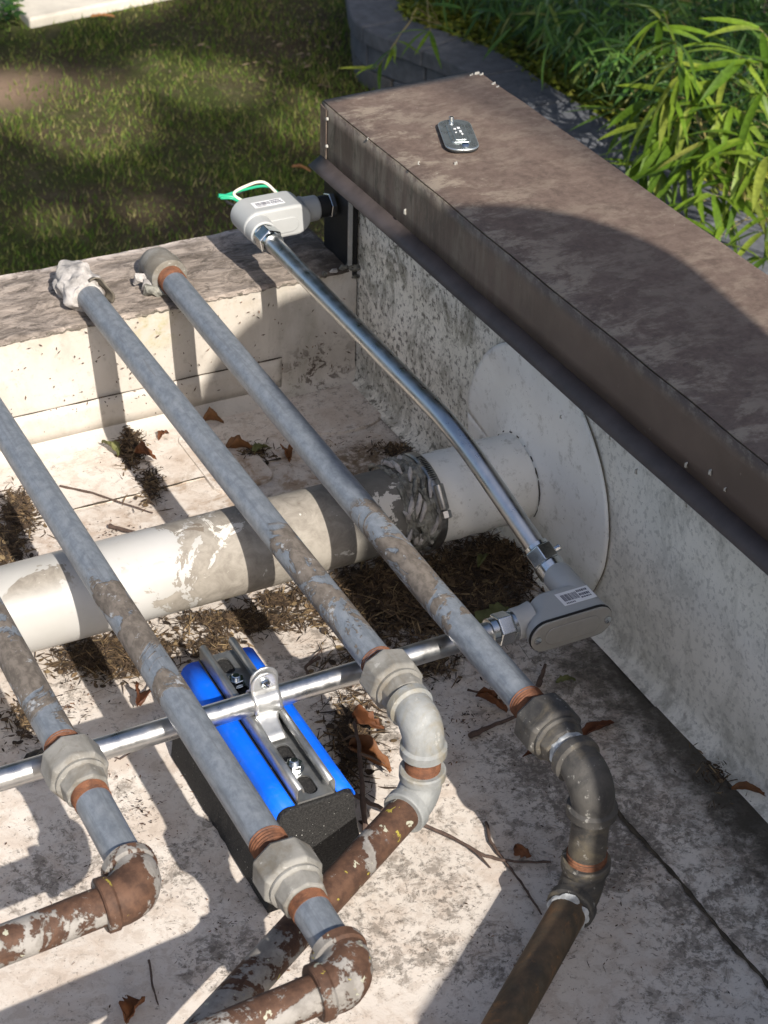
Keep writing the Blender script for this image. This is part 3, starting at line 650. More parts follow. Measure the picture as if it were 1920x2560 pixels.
# fourth line
P3 = thing('gas_pipe', 'rightmost grey gas pipe ending in sooty black union and elbows', 'pipe', (-.277, -.3, 0), 'gas pipes crossing the roof')
g = G(); xa, xb = -.266, -.2795; n = 20; YB = -.330
g.tube([(xa + (xb - xa) * min(1, i / n * 1.25), .628 + (YB - .628) * i / n, PZZ) for i in range(n + 1)], PR, 24); obj('pipe', g, 'galv', P3, True)
threads((-.2655, .642, PZZ), (-.266, .622, PZZ), PR + .0006, P3)
lathe_y(-.2652, PZZ, [(.640, .0225), (.642, .0255), (.655, .0260), (.665, .0262), (.676, .0245), (.690, .0232)], 28, 'fit', P3, 'coupling')
elbow((-.265, .700, PZZ), (0, -1, 0), (0, 0, -1), P3, 'fit', leg=.026, R=.02, r=.022, rim=.0235)
for i, (dx, dy, dz, mt) in enumerate(((-.030, .006, -.012, 'seal'), (-.024, -.010, -.014, 'seal'), (-.026, -.022, -.016, 'sealg'), (-.012, -.030, -.02, 'sealg'))):
    c = Vector((-.265 + dx, .665 + dy, PZZ + dz)); g = G(); g.tube([c + Vector((-.008, .006, -.006)), c + Vector((-.004, .002, .004)), c + Vector((.004, -.004, .003)), c + Vector((.008, -.008, -.005))], [.003, .008, .0075, .003], 10, wob=.7, wf=120); obj('sealant_crumb', g, mt, P3, True)
x = -.2795; threads((x, -.3265, PZZ), (x, -.3510, PZZ), PR, P3, rings=8); ye = union(x, -.3490, P3, 'fitd', .038, .017, .3, .0300)
g = G(); g.tube([(x, ye + .001, PZZ), (x, ye - .002, PZZ), (x, ye - .006, PZZ), (x, ye - .007, PZZ)], [.018, .0192, .0190, .017], 24, wob=.16, wf=130); obj('thread_tape', g, 'tape', P3, True)
threads((x, ye - .004, PZZ), (x, ye - .012, PZZ), PR + .001, P3, rings=3)
c1 = Vector((x, -.4545, PZZ)); elbow(c1, (0, 1, 0), (0, 0, -1), P3, 'fitd', leg=.040, R=.028, r=.0204, rim=.0240)
g = G(); g.tube([c1 + Vector((0, 0, -.036)), c1 + Vector((0, 0, -.05)), c1 + Vector((0, 0, -.093))], [.0185, .0180, .0182], 24, wob=.02); obj('nipple', g, 'fitd', P3, True)
D3 = Vector((-.80, -.60, 0)).normalized(); c2 = Vector((x, -.4545, .066))
threads(c2 + Vector((0, 0, .045)), c2 + Vector((0, 0, .035)), .0185, P3, rings=3)
elbow(c2, (0, 0, 1), D3, P3, 'fitd', leg=.036, R=.026, r=.0202, rim=.0238)
g = G(); q = c2 + D3 * .036; g.tube([q - D3 * .001, q + D3 * .002, q + D3 * .005, q + D3 * .006], [.018, .0205, .0195, .017], 32, wob=.28, wf=110); obj('thread_tape', g, 'tape', P3, True)
run(c2 + D3 * .034, D3, .8, .0180, 'drust', P3, 'rusty_pipe', .012)

# ================================================================== CONDUIT
EY, EZ, ER = -.1715, .1572, .0117
ec = thing('straight_conduit', 'shiny straight metal conduit running across the roof under the gas pipes', 'conduit', (-.7, EY, 0))
g = G(); g.tube([(-1.6 + 1.376 * i / 30, EY, EZ) for i in range(31)], ER, 32); obj('tube', g, 'emt', ec, True)
def hexnut(p0, p1, r, root, mat='zinc', n=6, ph=.2):
    p0 = Vector(p0); p1 = Vector(p1); d = p1 - p0; g = G(); g.tube([p0, p0 + d * .08, p0 + d * .92, p1], [r * .92, r, r, r * .92], n, phase=ph); return obj('hex_nut', g, mat, root, False, bevel=.0007)
def collar(p0, p1, r, root, mat='zinc', name='collar'):
    p0 = Vector(p0); p1 = Vector(p1); d = p1 - p0; g = G(); g.tube([p0, p0 + d * .06, p0 + d * .94, p1], [r * .9, r, r, r * .9], 24); return obj(name, g, mat, root, True)
collar((-.230, EY, EZ), (-.222, EY, EZ), .0150, ec); hexnut((-.222, EY, EZ), (-.2045, EY, EZ), .0182, ec); collar((-.2045, EY, EZ), (-.1995, EY, EZ), .0165, ec, name='connector')

def cbody(name, label, cx, cy, cz, L, H, Dp, front):
    """rounded box: long axis X, opening towards Y = cy + front*Dp/2"""
    r = thing(name, label, 'conduit fitting', (cx, cy, cz - H / 2))
    o = stadium(cx, cz, L, H, 12); y0 = cy - Dp / 2; g = G(); g.prism([(a, y0, b) for a, b in o], (0, Dp, 0)); obj('body', g, 'lb', r, True, bevel=.004, seg=4)
    return r
def label_sticker(r, c, u, v, nrm, w, h):
    c = Vector(c); u = Vector(u).normalized(); v = Vector(v).normalized(); nrm = Vector(nrm).normalized()
    def quad(a0, b0, a1, b1, e): return [c + u * a + v * b + nrm * e for a, b in ((a0, b0), (a1, b0), (a1, b1), (a0, b1))]
    g = G(); g.prism(quad(-w / 2, -h / 2, w / 2, h / 2, 0), nrm * .0003); s = obj('label_sticker', g, 'white', r)
    g = G(); xx = -w * .40
    while xx < w * .06:
        ww = random.choice((.0004, .0006, .0009)); g.prism(quad(xx, -h * .22, xx + ww, h * .30, .0003), nrm * .00012); xx += ww + random.choice((.0004, .0007))
    obj('barcode', g, 'ink', s)
    g = G()
    for row, (b0, hh) in enumerate(((.20, .16), (-.10, .18), (-.28, .10))):
        xx = w * .10
        while xx < w * .42:
            ww = random.uniform(.0010, .0024); g.prism(quad(xx, h * b0, xx + ww, h * (b0 + hh), .0003), nrm * .00012); xx += ww + .0007
    xx = -w * .40
    while xx < -w * .12: g.prism(quad(xx, -h * .42, xx + .0012, -h * .32, .0003), nrm * .00012); xx += .0019
    obj('printed_text', g, 'ink', s)
# lower fitting
LX, LY, LZ = -.1490, -.1800, .1600
lb = thing('conduit_elbow_box', 'grey elbow conduit box with its cover on, low beside the side wall', 'conduit fitting', (LX, LY, LZ - .022))
rings = [(-.2030, -.1990, .0370), (-.1965, -.1985, .0370), (-.1900, -.1950, .0369), (-.1850, -.1890, .0368), (-.1800, -.1840, .0367), (-.1700, -.1790, .0366), (-.1620, -.1765, .0362), (-.1585, -.1745, .0345), (-.1565, -.1700, .0300)]
g = G(); vs = []; fs = []
for (yy, xl, hh) in rings:
    xr = -.0985 - (.0370 - hh) * .5; vs += [(a, yy, b) for a, b in stadium((xl + xr) / 2, LZ, xr - xl, hh, 12)]
kk = 26
fs = [(j * kk + i, j * kk + (i + 1) % kk, (j + 1) * kk + (i + 1) % kk, (j + 1) * kk + i) for j in range(len(rings) - 1) for i in range(kk)] + [tuple(range(kk)), tuple((len(rings) - 1) * kk + i for i in range(kk))]
g.add(vs, fs); obj('body', g, 'lb', lb, True)
g = G(); g.tube([(-.2005, EY, EZ + .001), (-.1990, EY, EZ + .001), (-.188, EY, EZ + .001), (-.178, EY - .001, EZ + .002)], [.0160, .0172, .0174, .0195], 28); obj('end_hub', g, 'lb', lb, True)
hx = -.1165
g = G(); g.tube([(hx, -.168, LZ + .001), (hx, -.154, LZ + .002), (hx, -.122, LZ + .004), (hx, -.120, LZ + .004)], [.0178, .0172, .0168, .0155], 28); obj('back_hub', g, 'lb', lb, True)
o = stadium(LX, LZ, .1015, .0384, 12); yf = LY - .023
g = G(); g.prism([(a, yf - .0022, b) for a, b in o], (0, .0022, 0)); obj('gasket', g, 'gasket', lb)
o2 = stadium(LX, LZ, .1000, .0370, 12); g = G(); g.prism([(a, yf - .0050, b) for a, b in o2], (0, .0027, 0)); cv = obj('cover', g, 'lbc', lb, True, bevel=.0012)
o3 = stadium(LX, LZ, .068, .022, 10); g = G(); g.prism([(a, yf - .0066, b) for a, b in o3], (0, .0018, 0)); obj('raised_panel', g, 'lbc', cv, True, bevel=.0011)
for sx in (-1, 1):
    g = G(); p = Vector((LX + sx * .0430, yf - .005, LZ)); g.tube([p, p + Vector((0, -.002, 0)), p + Vector((0, -.0034, 0))], [.0042, .0042, .002], 14); obj('screw', g, 'zinc', cv, True)
label_sticker(lb, (LX + .020, LY + .001, LZ + .0186), (1, 0, 0), (0, 1, 0), (0, 0, 1), .040, .022)
# upper fitting
UX, UY, UZ = -.1120, .6510, .2560
ub = cbody('conduit_elbow_box', 'grey conduit box with open back and dangling wires on the far parapet corner', UX, UY, UZ, .100, .045, .052, 1)
g = G(); g.tube([(UX + .045, UY, UZ), (UX + .051, UY, UZ), (UX + .067, UY, UZ), (UX + .069, UY, UZ)], [.0200, .0178, .0175, .016], 28); obj('end_hub', g, 'lb', ub, True)
ux = UX - .0295
g = G(); g.tube([(ux, UY - .016, UZ - .001), (ux, UY - .028, UZ - .001), (ux, UY - .042, UZ - .002), (ux, UY - .044, UZ - .002)], [.0202, .0192, .0184, .0165], 28); obj('back_hub', g, 'lb', ub, True)
label_sticker(ub, (UX - .006, UY - .004, UZ + .0226), (1, 0, 0), (0, 1, 0), (0, 0, 1), .044, .017)
g = G(); o = stadium(UX, UZ - .004, .060, .022, 8); g.prism([(a, UY - .0272, b) for a, b in o], (0, .002, 0)); obj('cast_panel', g, 'lb', ub, True, bevel=.0009)
collar((UX + .069, UY, UZ), (UX + .085, UY, UZ), .0150, ub, 'gasket', 'nipple'); hexnut((UX + .085, UY, UZ), (UX + .093, UY, UZ), .0185, ub)
def wire(name, pts, r, mat):
    P = [Vector(p) for p in pts]; Q = []
    for i in range(len(P) - 1):
        p0 = P[max(i - 1, 0)]; p1 = P[i]; p2 = P[i + 1]; p3 = P[min(i + 2, len(P) - 1)]
        for k in range(6):
            t = k / 6; Q.append(.5 * ((2 * p1) + (p2 - p0) * t + (2 * p0 - 5 * p1 + 4 * p2 - p3) * t * t + (3 * p1 - p0 - 3 * p2 + p3) * t ** 3))
    Q.append(P[-1]); g = G(); g.tube(Q, r, 10); return obj(name, g, mat, ub, True)
wy = UY + .018
wire('green_wire', [(UX -0.0270, wy, UZ + .010), (UX -0.0390, wy + .018, UZ + .018), (UX -0.0560, wy + .022, UZ + .021), (UX -0.0440, wy + .026, UZ + .022), (UX -0.0170, wy + .026, UZ + .025), (UX +0.0130, wy + .022, UZ + .025), (UX +0.0290, wy + .004, UZ + .012)], .0020, 'green')
wire('green_wire', [(UX -0.0210, wy, UZ + .012), (UX -0.0370, wy + .020, UZ + .019), (UX -0.0590, wy + .024, UZ + .024)], .0028, 'green')
wire('white_wire', [(UX -0.0190, wy, UZ + .012), (UX -0.0370, wy + .022, UZ + .022), (UX -0.0170, wy + .027, UZ + .029), (UX +0.0090, wy + .024, UZ + .031), (UX +0.0250, wy + .005, UZ + .013)], .0021, 'cream')
wire('black_wire', [(UX -0.0310, wy, UZ + .008), (UX -0.0490, wy + .022, UZ + .016), (UX -0.0270, wy + .028, UZ + .020), (UX +0.0060, wy + .026, UZ + .026), (UX +0.0350, wy + .004, UZ + .010)], .0020, 'blackw')
# bent conduit between the two
bc = thing('bent_conduit', 'shiny bent metal conduit rising from the low box to the far parapet corner', 'conduit', (-.13, .2, 0))
A = Vector((ux, UY - .051, UZ - .002)); Bp = at(985, 930, z=UZ - .002); Cc = Vector((hx, -.104, LZ + .0055)); P = [A]
for i in range(1, 9): P.append(A.lerp(Bp, i / 9.6))
d0 = (Bp - A).normalized(); d1 = (Cc - Bp).normalized(); s = .055; p0 = Bp - d0 * s; p2 = Bp + d1 * s
for i in range(13): t = i / 12; P.append(p0 * (1 - t) ** 2 + Bp * 2 * t * (1 - t) + p2 * t * t)
P.append(Cc)
P = [p for i, p in enumerate(P) if i == 0 or (p - P[i - 1]).length > .003]
g = G(); g.tube(P, ER, 32); obj('tube', g, 'emt', bc, True)
collar(A + Vector((0, .012, 0)), A + Vector((0, .001, 0)), .0165, bc, name='connector'); hexnut(A + Vector((0, .003, 0)), A + Vector((0, -.018, 0)), .0180, bc); collar(A + Vector((0, -.018, 0)), A + Vector((0, -.025, 0)), .0148, bc)
e1 = Cc - d1 * .022; hexnut(Cc - d1 * .002, e1, .0175, bc, ph=.5); collar(Cc + d1 * .012, Cc - d1 * .002, .0168, bc, name='connector'); collar(e1, e1 - d1 * .005, .0145, bc)
g = G(); q = Cc - d1 * .012; nrm = Vector((1, 0, .3)).normalized(); g.tube([q + nrm * .015, q + nrm * .022, q + nrm * .0235], [.004, .0042, .0025], 10); obj('set_screw', g, 'zinc', bc, True)

# ================================================================== PIPE SUPPORT
SX0, SY0, SZ0, SH, SL, SW = -.5079, -.2943, .1257, .0195, .244, .0413
CX = SX0 + SW / 2
ps = thing('conduit_support', 'black rubber support block with blue strips and a steel channel under the conduit', 'pipe support', (CX, SY0 + SL / 2, 0))
prof = [(-.056, .002), (.056, .002), (.053, .030), (.045, .070), (.0405, .100), (.0405, .1130), (.0385, .1205), (.030, .1250), (.0215, .1252), (-.0215, .1252), (-.030, .1250), (-.0385, .1205), (-.0405, .1130), (-.0405, .100), (-.045, .070), (-.053, .030)]
g = G(); n = 24; ring = [(CX + a, b) for a, b in prof]
vs = []; fs = []
for j in range(n + 1):
    y = SY0 - .003 + (SL + .006) * j / n
    for a, b in ring:
        q = .0009 * mnoise.noise(Vector((a * 90, y * 90, b * 90))); vs.append((a + q, y + (.012 * ((.125 - b) / .125) * (1 if j == n else -1 if j == 0 else 0)) * .35, b + q))
k = len(ring); fs = [(j * k + i, j * k + (i + 1) % k, (j + 1) * k + (i + 1) % k, (j + 1) * k + i) for j in range(n) for i in range(k)] + [tuple(range(k)), tuple(n * k + i for i in range(k))]
g.add(vs, fs); obj('rubber_base', g, 'rubber', ps, False, bevel=.0015)
for s in (-1, 1):
    pr = [(.0222, .1258), (.0300, .1268), (.0350, .1258), (.0395, .1222), (.0418, .1170), (.0418, .1140)]
    def stripf(a, b, s=s, pr=pr):
        t = b * (len(pr) - 1); i = min(int(t), len(pr) - 2); t -= i
        return (CX + s * (pr[i][0] * (1 - t) + pr[i + 1][0] * t), SY0 + .001 + (SL - .002) * a, pr[i][1] * (1 - t) + pr[i + 1][1] * t + .0006)
    g = G(); g.grid(stripf, 6, 15); obj('blue_strip', g, 'blue', ps, True, solid=.0012)
# strut channel: slotted base, walls with curled lips
def filled(name, outer, holes, z, th, mat, root):
    bm = bmesh.new(); ed = []
    for loop in [outer] + holes:
        vv = [bm.verts.new((a, b, z)) for a, b in loop]
        for i in range(len(vv)): ed.append(bm.edges.new((vv[i], vv[(i + 1) % len(vv)])))
    bmesh.ops.triangle_fill(bm, use_beauty=True, use_dissolve=False, edges=ed, normal=(0, 0, 1))
    me = bpy.data.meshes.new(name); bm.to_mesh(me); bm.free(); me.materials.append(M[mat]); o = bpy.data.objects.new(name, me); COL.objects.link(o); o.parent = root; o.location = -root.location
    md = o.modifiers.new('thickness', 'SOLIDIFY'); md.thickness = th; md.offset = 0; return o
ch = None
slots = []
for yc in (SY0 + .020, SY0 + .070, SY0 + .122, SY0 + .174, SY0 + .226 - .004):
    slots.append([(CX + b, yc + a) for a, b in stadium(0, 0, .028, .0142, 8)])
ch = filled('strut_channel', [(SX0 + .0012, SY0), (SX0 + SW - .0012, SY0), (SX0 + SW - .0012, SY0 + SL), (SX0 + .0012, SY0 + SL)], slots, SZ0 + .0021, .0022, 'strut', ps)
for s in (-1, 1):
    w = SW / 2; pr = [(w, .0032), (w, SH - .004), (w - .0008, SH - .0010), (w - .0028, SH), (w - .0050, SH - .0004), (w - .0064, SH - .002), (w - .0066, SH - .0060)]
    def lipf(a, b, s=s, pr=pr):
        t = b * (len(pr) - 1); i = min(int(t), len(pr) - 2); t -= i
        return (CX + s * ((pr[i][0]) * (1 - t) + pr[i + 1][0] * t - .001), SY0 + SL * a, SZ0 + pr[i][1] * (1 - t) + pr[i + 1][1] * t)
    g = G(); g.grid(lipf, 4, 12); obj('channel_wall', g, 'strut', ps, True, solid=.0016)
for yy in (SY0 + .046, SY0 + .190):
    c = Vector((CX - .002, yy, SZ0 + .0034)); g = G(); g.tube([c, c + Vector((0, 0, .0015))], [.0098, .0098], 24); b = obj('washer', g, 'zinc', ps, True)
    g = G(); g.tube([c + Vector((0, 0, .0015)), c + Vector((0, 0, .0022)), c + Vector((0, 0, .0070)), c + Vector((0, 0, .0076))], [.0082, .0088, .0088, .0078], 6, phase=yy * 9); obj('hex_nut', g, 'zinc', ps, False, bevel=.0005)
    g = G(); g.tube([c, c + Vector((0, 0, .0105)), c + Vector((0, 0, .0112))], [.0046, .0046, .0036], 14); obj('bolt', g, 'zinc', ps, True)
# two-piece strap round the conduit
sc = thing('strut_strap', 'two-piece steel strap clamping the conduit onto the blue support', 'clamp', (CX, EY, SZ0))
CXs = CX + .0005
for s, hw, dz in ((-1, .0145, 0.), (1, .0150, .0035)):
    R = ER + .0016; prof = []                      # (y offset, z, half width)
    for i in range(7):
        t = i / 6; prof.append((s * .0022, EZ + .036 + dz - .0185 * t, hw * math.sqrt(max(.04, 1 - (1 - min(1, t * 1.35)) ** 2))))
    prof.append((s * .0030, EZ + R + .0028, hw))
    for i in range(10):
        t = math.radians(20 + 132 * i / 9); prof.append((s * R * math.sin(t), EZ + R * math.cos(t), hw * (1 if i < 7 else .96)))
    prof += [(s * .0088, EZ - .0150, hw * .82), (s * .0125, EZ - .0185, hw * .72), (s * .024, EZ - .0215, hw * .66), (s * .036, EZ - .0245, hw * .62)]
    def strapf(a, b, prof=prof):
        t = a * (len(prof) - 1); i = min(int(t), len(prof) - 2); t -= i; q = [prof[i][k] * (1 - t) + prof[i + 1][k] * t for k in range(3)]
        return (CXs + (s * .0008) + q[2] * (2 * b - 1), EY + q[0], q[1])
    g = G(); g.grid(strapf, len(prof) - 1, 8); obj('strap_half', g, 'clampm', sc, True, solid=.0020)
p = Vector((CXs - .001, EY - .0035, EZ + .0245)); g = G(); g.tube([p + Vector((0, .012, 0)), p, p + Vector((0, -.0018, 0)), p + Vector((0, -.0036, 0)), p + Vector((0, -.0044, 0))], [.003, .0055, .0056, .0045, .0018], 16); obj('screw', g, 'zinc', sc, True)
g = G(); g.box(p + Vector((0, -.0044, 0)), (.0075, .0008, .0012), Matrix.Rotation(.9, 3, 'Y')); obj('screw_slot', g, 'gasket', sc)

# ================================================================== LOOSE COVER PLATE ON THE CAP
cp = thing('cover_plate', 'loose shiny oval cover plate lying on the brown cap', 'cover plate', (.036, .4075, ZT + .003))
th = math.radians(-20); R2 = Matrix.Rotation(th, 3, 'Z'); zc = ZT + .0042
def plate(L, H, r, z0, h, name, mat, root, bev):
    pts = [(R2 @ Vector((a, b, 0))) + Vector((.036, .4075, z0)) for a, b in rrect(-H / 2, -L / 2, H / 2, L / 2, r, 8)]
    g = G(); g.prism(pts, (0, 0, h)); return obj(name, g, mat, root, True, bevel=bev, seg=3)
plate(.092, .0415, .016, zc, .0020, 'rubber_gasket', 'gasket', cp, .0005)
pl = plate(.093, .0425, .0165, zc + .002, .0030, 'plate', 'plate', cp, .0014)
plate(.056, .0235, .004, zc + .005, .0016, 'raised_rim', 'plate', pl, .0012)
plate(.046, .0150, .002, zc + .0066, .0012, 'raised_centre', 'plate', pl, .0010)
for sgn, hh in ((1, .006), (-1, .003)):
    c = (R2 @ Vector((-.003 * sgn, sgn * .0385, 0))) + Vector((.036, .4075, zc + .005)); d = (R2 @ Vector((0, sgn * .35, 1))).normalized()
    g = G(); g.tube([c - d * .004, c + d * (hh - .003), c + d * hh, c + d * (hh + .001)], [.0026, .0030, .0046 if sgn < 0 else .0036, .002], 12); obj('screw', g, 'zinc', cp, True)
g = G(); 
for i, (a, b, w, h) in enumerate(((-.003, .010, .005, .005), (.002, .013, .006, .007), (.003, .002, .005, .009), (-.003, -.001, .004, .003), (.004, -.006, .004, .006))):
    c = (R2 @ Vector((a, b, 0))) + Vector((.036, .4075, zc + .0079)); g.box(c, (w * .6, h * .6, .0005), R2)
obj('embossed_mark', g, 'white', pl, False, bevel=.0002)

# ================================================================== LITTER ON THE ROOF
def leafmesh(L, Wd, curl, bend, n=11, jag=0.):
    g = G(); vs = []; fs = []; tw = random.uniform(-1.2, 1.2); side = random.uniform(-.35, .35); ph = random.uniform(0, 50)
    for i in range(n + 1):
        t = i / n; w = Wd * math.sin(math.pi * min(1, t * .96 + .02)) ** .8 * (1 - .25 * t) * (1 + jag * 2.2 * mnoise.noise(Vector((t * 7, ph, 0)))); x = L * (t - .5); z = bend * math.sin(math.pi * t)
        for s in (-1, -.66, -.33, 0, .33, .66, 1):
            e = jag * 2.0 * Wd * mnoise.noise(Vector((t * 9, s * 3, ph))) * abs(s)
            a = tw * (t - .5) * .6; y0 = s * w / 2 + e + side * Wd * math.sin(math.pi * t) * .5; z0 = curl * (abs(s) ** 1.5) * w * (1 + .5 * math.sin(t * 5 + s)) + .18 * Wd * mnoise.noise(Vector((t * 5, s * 2, ph + 9)))
            vs.append((x, y0 * math.cos(a) - z0 * math.sin(a), z + abs(y0 * math.sin(a)) + z0 * math.cos(a)))
    for i in range(n):
        for q in range(6): fs.append((i * 7 + q, i * 7 + q + 1, (i + 1) * 7 + q + 1, (i + 1) * 7 + q))
    return g.add(vs, fs)
def leaf_thing(label, vx, vy, L, Wd, yaw, mat='brownleaf', z=.004, curl=.5, bend=.004, tilt=(0, 0), plane='z', px=0, cat='leaf', name='dead_leaf', jag=.15):
    p = at(vx, vy, z=z) if plane == 'z' else at(vx, vy, y=px)
    o = obj(name, leafmesh(L, Wd, curl, bend, jag=jag), mat, None, True); md = o.modifiers.new('thickness', 'SOLIDIFY'); md.thickness = .0005
    o.location = p; o.rotation_euler = (tilt[0], tilt[1], yaw); tag(o, label, cat, 'dead leaves on the roof'); return o
leaf_thing('curled orange-brown leaf on the roof between the two middle gas pipes', 620, 985, .030, .020, 1.3, curl=.9)
leaf_thing('small brown leaf beside the strip of litter under the second pipe from left', 353, 943, .022, .012, .5)
leaf_thing('dark curled leaf behind the third gas pipe, near its upper middle', 460, 912, .030, .014, -.6, curl=.9)
leaf_thing('brown folded leaf just right of the third gas pipe above the drain pipe', 520, 970, .040, .018, -.5, curl=.8)
leaf_thing('olive leaf resting on litter right of the third gas pipe', 565, 975, .030, .013, .1, 'greenleaf', curl=.5)
leaf_thing('yellow-green leaf standing at the upper end of the litter strip', 238, 970, .040, .022, 1.8, 'greenleaf', z=.012, curl=.3, tilt=(.7, 0))
leaf_thing('tan leaf atop the litter strip in the pipe shadow', 315, 985, .034, .018, -.9, z=.014, curl=.7)
leaf_thing('orange curled leaf left of the blue support, beside the second pipe', 297, 1512, .032, .024, 1.2, curl=.8, z=.010, tilt=(.5, .2))
leaf_thing('pale leaf in the dark litter under the rightmost gas pipe', 1040, 1212, .026, .014, .8, 'greenleaf', z=.016, curl=.5)
leaf_thing('green leaf lying behind the low conduit box', 1068, 1335, .052, .030, .1, 'greenleaf', z=.030, curl=.1, bend=.006, tilt=(.25, 0))
leaf_thing('rust-brown leaf below the rightmost pipe, left of its thread', 1062, 1520, .042, .016, -1.1, curl=.8, z=.008)
leaf_thing('large brown curled leaf right of the blue support', 800, 1640, .060, .024, -1.2, curl=.9, z=.014, tilt=(.3, 0))
leaf_thing('brown leaf under the pale union, right of the support', 795, 1560, .040, .022, -1.0, curl=.9, z=.020, tilt=(.5, 0))
leaf_thing('reddish leaf on the roof right of the black union nut', 1290, 1578, .050, .014, .15, curl=.6)
leaf_thing('reddish leaf shred left below the black union nut', 1170, 1625, .046, .009, -.1, curl=.6)
leaf_thing('small triangular brown leaf near the end of the long twig', 1130, 1838, .022, .014, -1.2, curl=.3, z=.008, tilt=(.7, 0))
leaf_thing('black curled leaf left of the lower right rusty pipe', 1125, 2105, .018, .012, 1.0, 'brownleaf', curl=.9)
leaf_thing('long brown leaf wedged in the dirt at the side wall foot', 1620, 1712, .040, .012, -.75, curl=.5, z=.012)
leaf_thing('green leaf lying in the shade near the side wall', 1222, 1472, .024, .013, -.2, 'greenleaf', curl=.3)
leaf_thing('dark red leaf bit right of the lower black elbow', 1285, 1887, .018, .007, -.6, curl=.5)
leaf_thing('tiny grey leaf stuck on top of the drain pipe at left', 283, 1360, .014, .008, .2, 'brownleaf', z=.156, curl=.2)
leaf_thing('brown leaf at the bottom edge left of the crossing rusty pipes', 290, 2185, .030, .020, .7, curl=.7, z=.006)
leaf_thing('flat black scrap on the roof behind the conduit by the leftmost union', 72, 1650, .050, .034, .9, 'brownleaf', z=.004, curl=.1, jag=0).data.materials[0] = M['black']  # flat black oval scrap, built with the leaf mesh
def twig(label, pts, r, branches=()):
    P = [at(vx, vy, z=zz) for vx, vy, zz in pts]; Q = []
    for i in range(len(P) - 1):
        for k in range(5): Q.append(P[i].lerp(P[i + 1], k / 5) + Vector((random.uniform(-1, 1), random.uniform(-1, 1), random.uniform(-.3, .6))) * r * .28)
    Q.append(P[-1]); n = len(Q); g = G(); g.tube(Q, [r * (1 - .55 * i / n) * random.uniform(.85, 1.2) for i in range(n)], 8)
    for (i, vx, vy, zz) in branches: g.tube([Q[min(i, n - 1)], Q[min(i, n - 1)].lerp(at(vx, vy, z=zz), .5) + Vector((0, 0, .002)), at(vx, vy, z=zz)], [r * .6, r * .45, r * .25], 6)
    tag(obj('twig', g, 'twig', None, True), label, 'twig', 'twigs on the roof')
twig('long thin red-brown twig reaching from the blue support to the black elbows', [(745, 1705, .025), (800, 1735, .02), (870, 1765, .010), (960, 1800, .005), (1050, 1850, .005), (1110, 1862, .006), (1190, 1862, .005)], .0026, ((18, 1060, 1875, .003),))
twig('forked dark twig standing right of the blue support', [(790, 1800, .004), (782, 1700, .03), (775, 1610, .05), (765, 1560, .05)], .0032, ((9, 830, 1650, .02), (12, 740, 1600, .03)))
twig('thin curved twig on the roof behind the second pipe', [(130, 1050, .004), (200, 1065, .006), (260, 1085, .004), (330, 1108, .003)], .0017)
twig('short thick twig leaning on the drain pipe behind the second pipe', [(236, 1136, .006), (290, 1150, .008), (350, 1166, .012)], .0029)
twig('thin twig crossing the seam behind the leftmost pipes', [(85, 1218, .004), (110, 1214, .004), (160, 1198, .004)], .0016, ((5, 95, 1230, .003),))
twig('grey stick lying under the rightmost gas pipe by its thread', [(1015, 1590, .005), (1060, 1570, .006), (1120, 1545, .008)], .0033)
twig('short grey stick right of the rightmost gas pipe', [(1162, 1480, .006), (1172, 1458, .010), (1178, 1435, .014)], .0036)
twig('dark bent twig behind the pale union near the conduit', [(690, 1420, .006), (660, 1440, .006), (668, 1468, .005), (735, 1452, .006)], .0020, ((5, 700, 1400, .01),))
twig('thin yellowish vine along the shadow edge left of the black elbows', [(1050, 1775, .003), (1060, 1820, .004), (1090, 1860, .004), (1125, 1905, .004), (1160, 1960, .004), (1170, 1975, .003)], .0018)
twig('hair-thin twig lying under the drain pipe left of the second gas pipe', [(200, 1345 + 272, .004), (260, 1640, .005), (330, 1590, .004)], .0013)
twig('short straight twig standing near the bottom edge left of the crossing pipes', [(322, 2075, .004), (330, 2130, .006), (342, 2170, .006)], .0013)
twig('dark knotted twig in the shade left of the rightmost pipe', [(1010, 1490, .004), (1060, 1500, .005), (1085, 1530, .004)], .0014)

